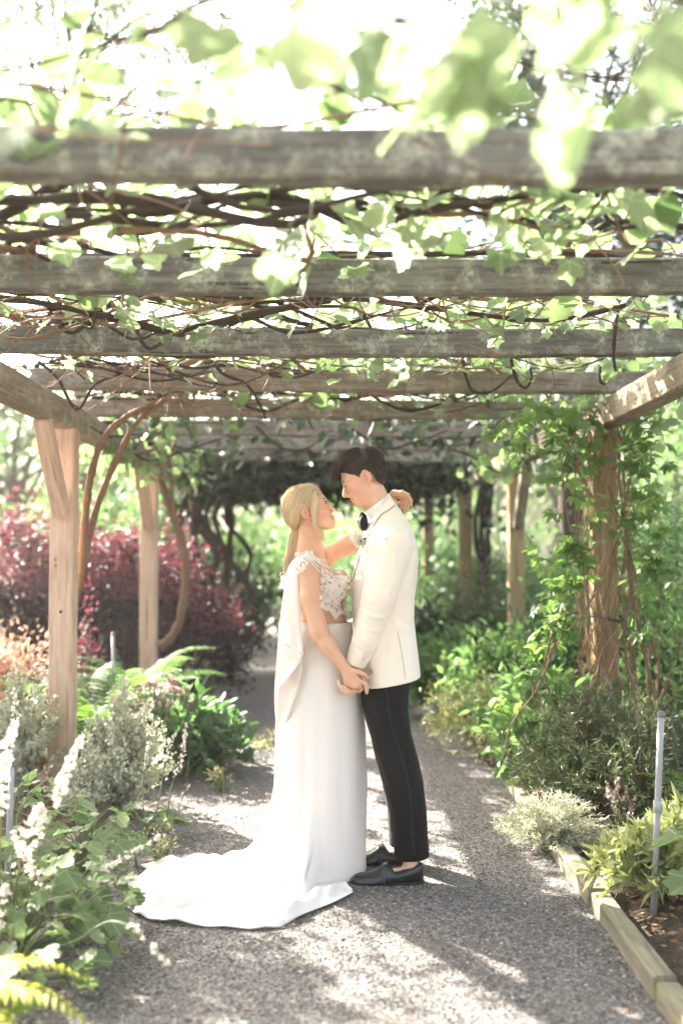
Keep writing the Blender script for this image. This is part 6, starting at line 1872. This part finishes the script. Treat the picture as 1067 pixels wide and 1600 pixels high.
climber('woody_vine', 'single brown vine stem bowing out from the second left post', [
    ([A(248, 1010, 8.5), A(268, 995, 8.5), A(284, 960, 8.45), A(291, 900, 8.45), A(286, 850, 8.45), A(268, 800, 8.5), A(253, 755, 8.5), A(247, 712, 8.5), A(260, 690, 8.4)], .040, .028),
    ([A(270, 805, 8.5), A(268, 760, 8.45), A(264, 715, 8.4), A(275, 690, 8.3)], .02, .014)], BARK_V)
arms = []
for i in range(9):
    x0 = 278 + 13 * i + RNG.normal(0, 5); pts = [A(x0 + RNG.normal(0, 6), 985 - 4 * i, 11.0)]
    for py in (930, 870, 810, 760, 722): pts.append(A(325 + (x0 - 325) * (.6 if py == 810 else .95) + RNG.normal(0, 13), py, 11.0 + RNG.normal(0, .12)))
    arms.append((pts, .026 + .028 * RNG.random(), .024))
climber('twisted_vine', 'dark tangle of twisted old vine trunks round the third left post', arms, BARK_D)
climber('twisted_vine', 'thin dark vine trunks hanging beside the third right post', [([A(745 + 8 * i, 1000, 11.2), A(752 + 6 * i, 900, 11.2), A(742 + 10 * i, 820, 11.2), A(760 + 6 * i, 730, 11.2)], .035, .03) for i in range(3)], BARK_D)

# tangled climber on the near right post: bare stems, loops, compound leaves
X0, Y0 = GX_R, 5.92
b = np.array((X0, Y0, .05)); t = thing('tangled_climber', 'tangle of bare brown climber stems and small bright leaves wrapped round the near right post', 'vine', tuple(b))
skel = []
for i in range(46):
    a = RNG.random() * 6.28; w_ = 1.5 + 2.5 * RNG.random(); rr0 = .10 + .06 * RNG.random(); top = 1.7 + .75 * RNG.random(); pts = []
    z0 = .0 + .35 * (RNG.random() < .3)
    for k in range(8):
        z = z0 + (top - z0) * k / 7; aa = a + w_ * .5 * k / 7 * math.pi * (1 if i % 2 else -1)
        rr = rr0 * (1 + 1.4 * max(0, 1 - z / .9) * RNG.random() + .25 * math.sin(k + i))
        pts.append((X0 + math.cos(aa) * rr + RNG.normal(0, .018), Y0 - .02 + math.sin(aa) * rr, z))
    sp = spline(pts, 5); skel.append(sp); r = .0025 + .005 * RNG.random() ** 2
    m_ = MB(); tube(m_, sp - b, np.linspace(r, r * .6, len(sp)), 5, 0, None, False, .2); m_.build('stem', (TWIG, BARK_V, TWIG)[i % 3], t)
loops = [[(945, 905, 5.6), (905, 965, 5.5), (868, 1010, 5.45), (840, 1075, 5.45), (800, 1130, 5.4), (792, 1180, 5.4), (830, 1235, 5.35)],
         [(935, 1045, 5.6), (905, 1105, 5.5), (880, 1190, 5.4), (868, 1200, 5.4), (872, 1175, 5.45), (900, 1165, 5.5), (925, 1158, 5.6)],
         [(885, 935, 5.6), (856, 1010, 5.5), (852, 1060, 5.5), (870, 1110, 5.5), (895, 1135, 5.55)], [(830, 1060, 5.5), (845, 1100, 5.5), (862, 1150, 5.5), (880, 1175, 5.5)],
         [(965, 985, 5.6), (940, 1020, 5.55), (925, 1090, 5.55), (905, 1120, 5.5)], [(985, 900, 5.7), (1000, 1000, 5.65), (1025, 1100, 5.6), (1050, 1170, 5.5), (1075, 1250, 5.4)],
         [(970, 800, 5.7), (992, 930, 5.65), (1012, 1040, 5.6), (1040, 1160, 5.5)], [(950, 760, 5.75), (985, 870, 5.7), (1003, 960, 5.65), (1035, 1060, 5.6), (1060, 1200, 5.5)],
         [(932, 640, 5.7), (905, 700, 5.6), (897, 790, 5.6), (912, 900, 5.6), (925, 1000, 5.6)], [(960, 640, 5.7), (985, 720, 5.65), (975, 830, 5.65), (985, 940, 5.65)],
         [(870, 1000, 5.5), (845, 1050, 5.4), (832, 1085, 5.4), (845, 1120, 5.4)], [(905, 660, 5.6), (880, 720, 5.6), (885, 800, 5.6), (900, 860, 5.6)]]
for L_ in loops:
    sp = spline([A(*q) for q in L_], 6); skel.append(sp); m_ = MB(); tube(m_, sp - b, np.linspace(.0065, .0035, len(sp)), 5, 0, None, False, .2); m_.build('stem', BARK_V, t)
# compound leaves of five leaflets
CM = []
for k in range(3):
    m_ = MB(); a_ = np.array([-1.25, -.6, 0, .6, 1.25]); D = np.stack([np.cos(a_), np.sin(a_), RNG.normal(-.1, .12, 5)], -1)
    leaves(m_, np.zeros((5, 3)) + D * .10, D, np.tile((0, 0, 1.0), (5, 1)) + RNG.normal(0, .15, (5, 3)), np.array([.6, .8, .9, .8, .6]), T(LEAF4[0] * np.array((1, .95, 1)), LEAF4[1]), 0); CM.append(m_.mesh('leaf', leaf_mat('climber_leaf', (.10, .18, .055), (.165, .26, .09), (.25, .34, .15), .5, (1.12, 1.28, .75), obj_rand=True) if k == 0 else CM[0].materials[0]))
cnt = 0
def cleaf(p, s):
    M = Matrix.Translation(Vector(p - b)) @ Matrix.Rotation(RNG.random() * 6.28, 4, 'Z') @ Matrix.Rotation(RNG.normal(.5, .4), 4, 'Y') @ Matrix.Rotation(RNG.normal(0, .4), 4, 'X') @ Matrix.Scale(s, 4)
    inst('leaf', CM[int(RNG.random() * 3)], t, M)
# sprays of leaves standing off the post
sprays = [((920, 700), (835, 690), 16), ((930, 650), (760, 665), 26), ((925, 780), (870, 800), 10), ((920, 850), (830, 870), 16), ((915, 905), (825, 950), 18), ((905, 960), (830, 1010), 18), ((880, 1000), (815, 1055), 14), ((830, 1100), (780, 1130), 12),
          ((960, 700), (1040, 740), 18), ((965, 760), (1055, 860), 22), ((965, 850), (1060, 900), 18), ((970, 700), (1010, 690), 10), ((940, 880), (860, 900), 12), ((985, 950), (1050, 1010), 14), ((925, 960), (850, 985), 12), ((960, 640), (1020, 660), 10), ((900, 1190), (870, 1215), 6), ((925, 690), (870, 760), 18), ((935, 650), (885, 700), 16), ((975, 690), (1030, 800), 20), ((970, 780), (1020, 940), 20), ((930, 800), (895, 880), 14), ((985, 660), (1050, 680), 14), ((900, 640), (800, 720), 18)]
for (p0, p1, k) in sprays:
    Ya = 5.75; q0 = A(*p0, Ya); q1 = A(*p1, Ya - .1 - .4 * RNG.random())
    sp = spline([q0, (q0 + q1) / 2 + np.array((0, 0, .05)), q1], 6); m_ = MB(); tube(m_, sp - b, np.linspace(.0028, .0012, len(sp)), 4, 0, None, False); m_.build('shoot', TWIG, t)
    for i in range(k):
        c = sp[int((.25 + .75 * RNG.random()) * (len(sp) - 1))]; cleaf(c + RNG.normal(0, .04, 3), .062 + .045 * RNG.random())
# dry withered leaves hanging under the beam
m_ = MB(); n = 40; Pt = np.array((X0, Y0 - .1, 1.95)) - b + RNG.normal(0, 1, (n, 3)) * np.array((.10, .05, .16)); leaves(m_, Pt, rdir(n, -1.0), rdir(n), .05 + .03 * RNG.random(n), LEAF4, .3 + .7 * RNG.random(n)); m_.build('withered_leaves', M_CHIP, t)
# strap tying the climber to the post
m_ = MB(); a = np.linspace(0, 6.283, 28); tube(m_, [np.array((X0 + .105 * math.cos(q), Y0 + .11 * math.sin(q), 1.02 + .015 * math.sin(2 * q))) - b for q in a], .008, 5); m_.build('strap', plain('black_strap', (.03, .03, .035), .5), t)
# leafy growth behind and right of the post
shrub('climbing_shrub', 'leafy climber hanging down right of the near right post', 'vine', (1.95, 6.25, .35), (.36, .25, .85), 1500, .055, L_LIGHT, TWIG, LEAF4, 70, .25, .4, -1.0, tint=(.2, 1), lift=.7)
# ================================================================ trees and shrubs beyond the pergola
G3 = 'trees and shrubs beyond the pergola'
def tpos(px, Y): x = at(px, 865, Y).x; return (x, Y, gz(x, Y))
# mid-distance shrubs closing the view under the pergola
for px, Y, r, n, s, mt, lab in (
    (400, 17.0, (1.5, 1.2, 1.15), 4200, .10, L_LIGHT, 'pale yellow-green bush closing the view left of the woman\'s head'),
    (520, 18.5, (1.6, 1.2, 1.2), 4200, .10, L_LIGHT, 'pale bush seen between the couple\'s faces'),
    (640, 16.0, (1.3, 1.2, 1.2), 3600, .10, L_GREEN, 'light green bush behind the man\'s shoulder'),
    (330, 15.0, (.9, .9, .85), 2600, .09, L_GREEN, 'green bush behind the twisted vine trunks'),
    (700, 14.0, (.9, .9, .9), 3000, .085, L_GREEN, 'green bush between the third and fourth right posts'),
    (830, 12.5, (1.0, .9, .85), 3200, .085, L_LIGHT, 'green bush seen right of the second right post'),
    (960, 11.5, (1.1, .9, .85), 3000, .08, L_LIGHT, 'green bush seen through the climber on the near right post'),
    (1060, 11.0, (1.0, .9, .8), 3000, .08, L_LIGHT, 'light green bush at the right picture edge behind the climber'),
    (150, 12.0, (.8, .8, 1.35), 3800, .085, L_LIGHT, 'tall pale green bush between the left posts behind the maples'),
    (255, 12.6, (.6, .7, 1.3), 2800, .085, L_GREEN, 'green bush in front of the twisted vine trunks'),
    (170, 14.5, (1.3, 1.0, 1.1), 3400, .09, L_GREEN, 'pale green bush above the red maples between the left posts'),
    (30, 13.0, (1.3, 1.0, 1.1), 3800, .09, L_GREEN, 'pale bush above the red maples at the left picture edge'),
    (590, 24.0, (2.0, 1.5, 1.5), 3600, .14, L_OLIVE, 'greyish bush far behind the man')):
    shrub('background_bush', lab, 'shrub', tpos(px, Y), r, n, s, mt, BARK, LEAF2, 60, .28, .45, group=G3, stem_r=.03)
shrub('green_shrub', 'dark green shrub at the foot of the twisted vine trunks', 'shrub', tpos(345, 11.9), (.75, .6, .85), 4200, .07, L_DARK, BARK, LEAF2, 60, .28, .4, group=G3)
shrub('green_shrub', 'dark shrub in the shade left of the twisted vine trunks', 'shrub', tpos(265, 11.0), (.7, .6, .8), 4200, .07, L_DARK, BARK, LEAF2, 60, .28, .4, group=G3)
# trees
tree('broadleaf_tree', 'tall dark green tree at the upper right behind the rafters', tpos(900, 13.5), 10.5, (1.9, 1.6, 4.2), 22000, .11, L_DARK, BARK_D, clumps=130, spread=.2, trunk_r=.2, group=G3, tint=(0, .6))
tree('small_leaved_tree', 'airy small-leaved tree at the upper left, sky showing through', tpos(110, 12.5), 10.0, (2.5, 2.0, 3.1), 17000, .08, L_GREEN, BARK, clumps=90, spread=.2, trunk_r=.13, group=G3, hollow=.3)
tree('broadleaf_tree', 'light green tree at the right picture edge beyond the climber', tpos(1130, 15), 4.6, (1.3, 1.3, 1.6), 4500, .10, L_LIGHT, BARK, clumps=70, group=G3)
tree('broadleaf_tree', 'grey green tree standing far behind the near right post', tpos(985, 30), 6.5, (3.0, 2.5, 2.8), 5500, .18, L_OLIVE, BARK, clumps=70, group=G3)
for px, Y, h, r, mt, lab in ((380, 32, 6.5, (3.2, 2.5, 2.8), L_LIGHT, 'pale tree far behind the woman, left of her head'), (600, 36, 7.0, (3.4, 2.5, 3.0), L_LIGHT, 'pale tree far behind the man\'s head'), (780, 26, 6.0, (2.6, 2.2, 2.6), L_GREEN, 'mid green tree between the second and third right posts'), (880, 21, 5.6, (2.2, 2, 2.4), L_GREEN, 'green tree right of the second right post'),
    (240, 28, 5.6, (2.8, 2.4, 2.4), L_OLIVE, 'hazy olive tree beyond the second left post'), (90, 34, 6.2, (3.4, 2.5, 2.6), L_OLIVE, 'hazy tree beyond the near left post'), (-60, 24, 5.0, (2.5, 2.2, 2.2), L_LIGHT, 'pale tree cut by the left picture edge'), (500, 48, 8.5, (4.5, 3, 3.6), L_OLIVE, 'distant tree in line with the end of the path'), (1060, 42, 9, (5, 3, 4), L_LIGHT, 'distant light tree at the right picture edge'), (720, 44, 8.0, (4.5, 3, 3.5), L_OLIVE, 'distant olive tree behind the third right post')):
    tree('background_tree', lab, tpos(px, Y), h, r, 4200, .15 * Y / 28, mt, BARK, clumps=60, group=G3, trunk_r=.14, lower=-.9)
tree('broadleaf_tree', 'green tree with light showing through, left of the near left post', tpos(20, 16.5), 4.3, (1.7, 1.4, 1.7), 6000, .10, L_GREEN, BARK, clumps=60, spread=.2, group=G3)
tree('broadleaf_tree', 'slender green tree between the near left post and the second one', tpos(175, 19), 4.6, (1.5, 1.4, 1.8), 5000, .11, L_LIGHT, BARK, clumps=60, spread=.2, group=G3)
# a far wood round the garden
n = 16000; a = -1.45 + 2.9 * RNG.random(n); d = 62 + 30 * RNG.random(n); x = d * np.sin(a); y = d * np.cos(a)
hh = 5.0 + 1.6 * np.sin(a * 9) + 1.2 * np.sin(a * 23 + 1); z = ground_z(x, y) + hh * RNG.random(n) ** .8
m_ = MB(); leaves(m_, np.stack([x, y, z], -1), rdir(n), rdir(n, .5), .9 + .7 * RNG.random(n), LEAF2, RNG.random(n)); tag(m_.build('far_wood', L_OLIVE), 'hazy far wood closing the horizon', 'wood', kind='stuff')
# ================================================================ the bright morning air
m = bpy.data.materials.new('haze_air'); m.use_nodes = True
m.node_tree.nodes.remove(m.node_tree.nodes['Principled BSDF'])
pv = m.node_tree.nodes.new('ShaderNodeVolumePrincipled')
pv.inputs['Color'].default_value = (1.0, .985, .96, 1); pv.inputs['Density'].default_value = .0011; pv.inputs['Anisotropy'].default_value = .5
m.node_tree.links.new(pv.outputs[0], m.node_tree.nodes['Material Output'].inputs['Volume'])
mb = MB(); box(mb, np.array((-112, -14, -1.2)), np.array((112, 123, 13.0)))
tag(mb.build('haze', m, smooth=False), kind='stuff')
SC.cycles.volume_bounces = 1
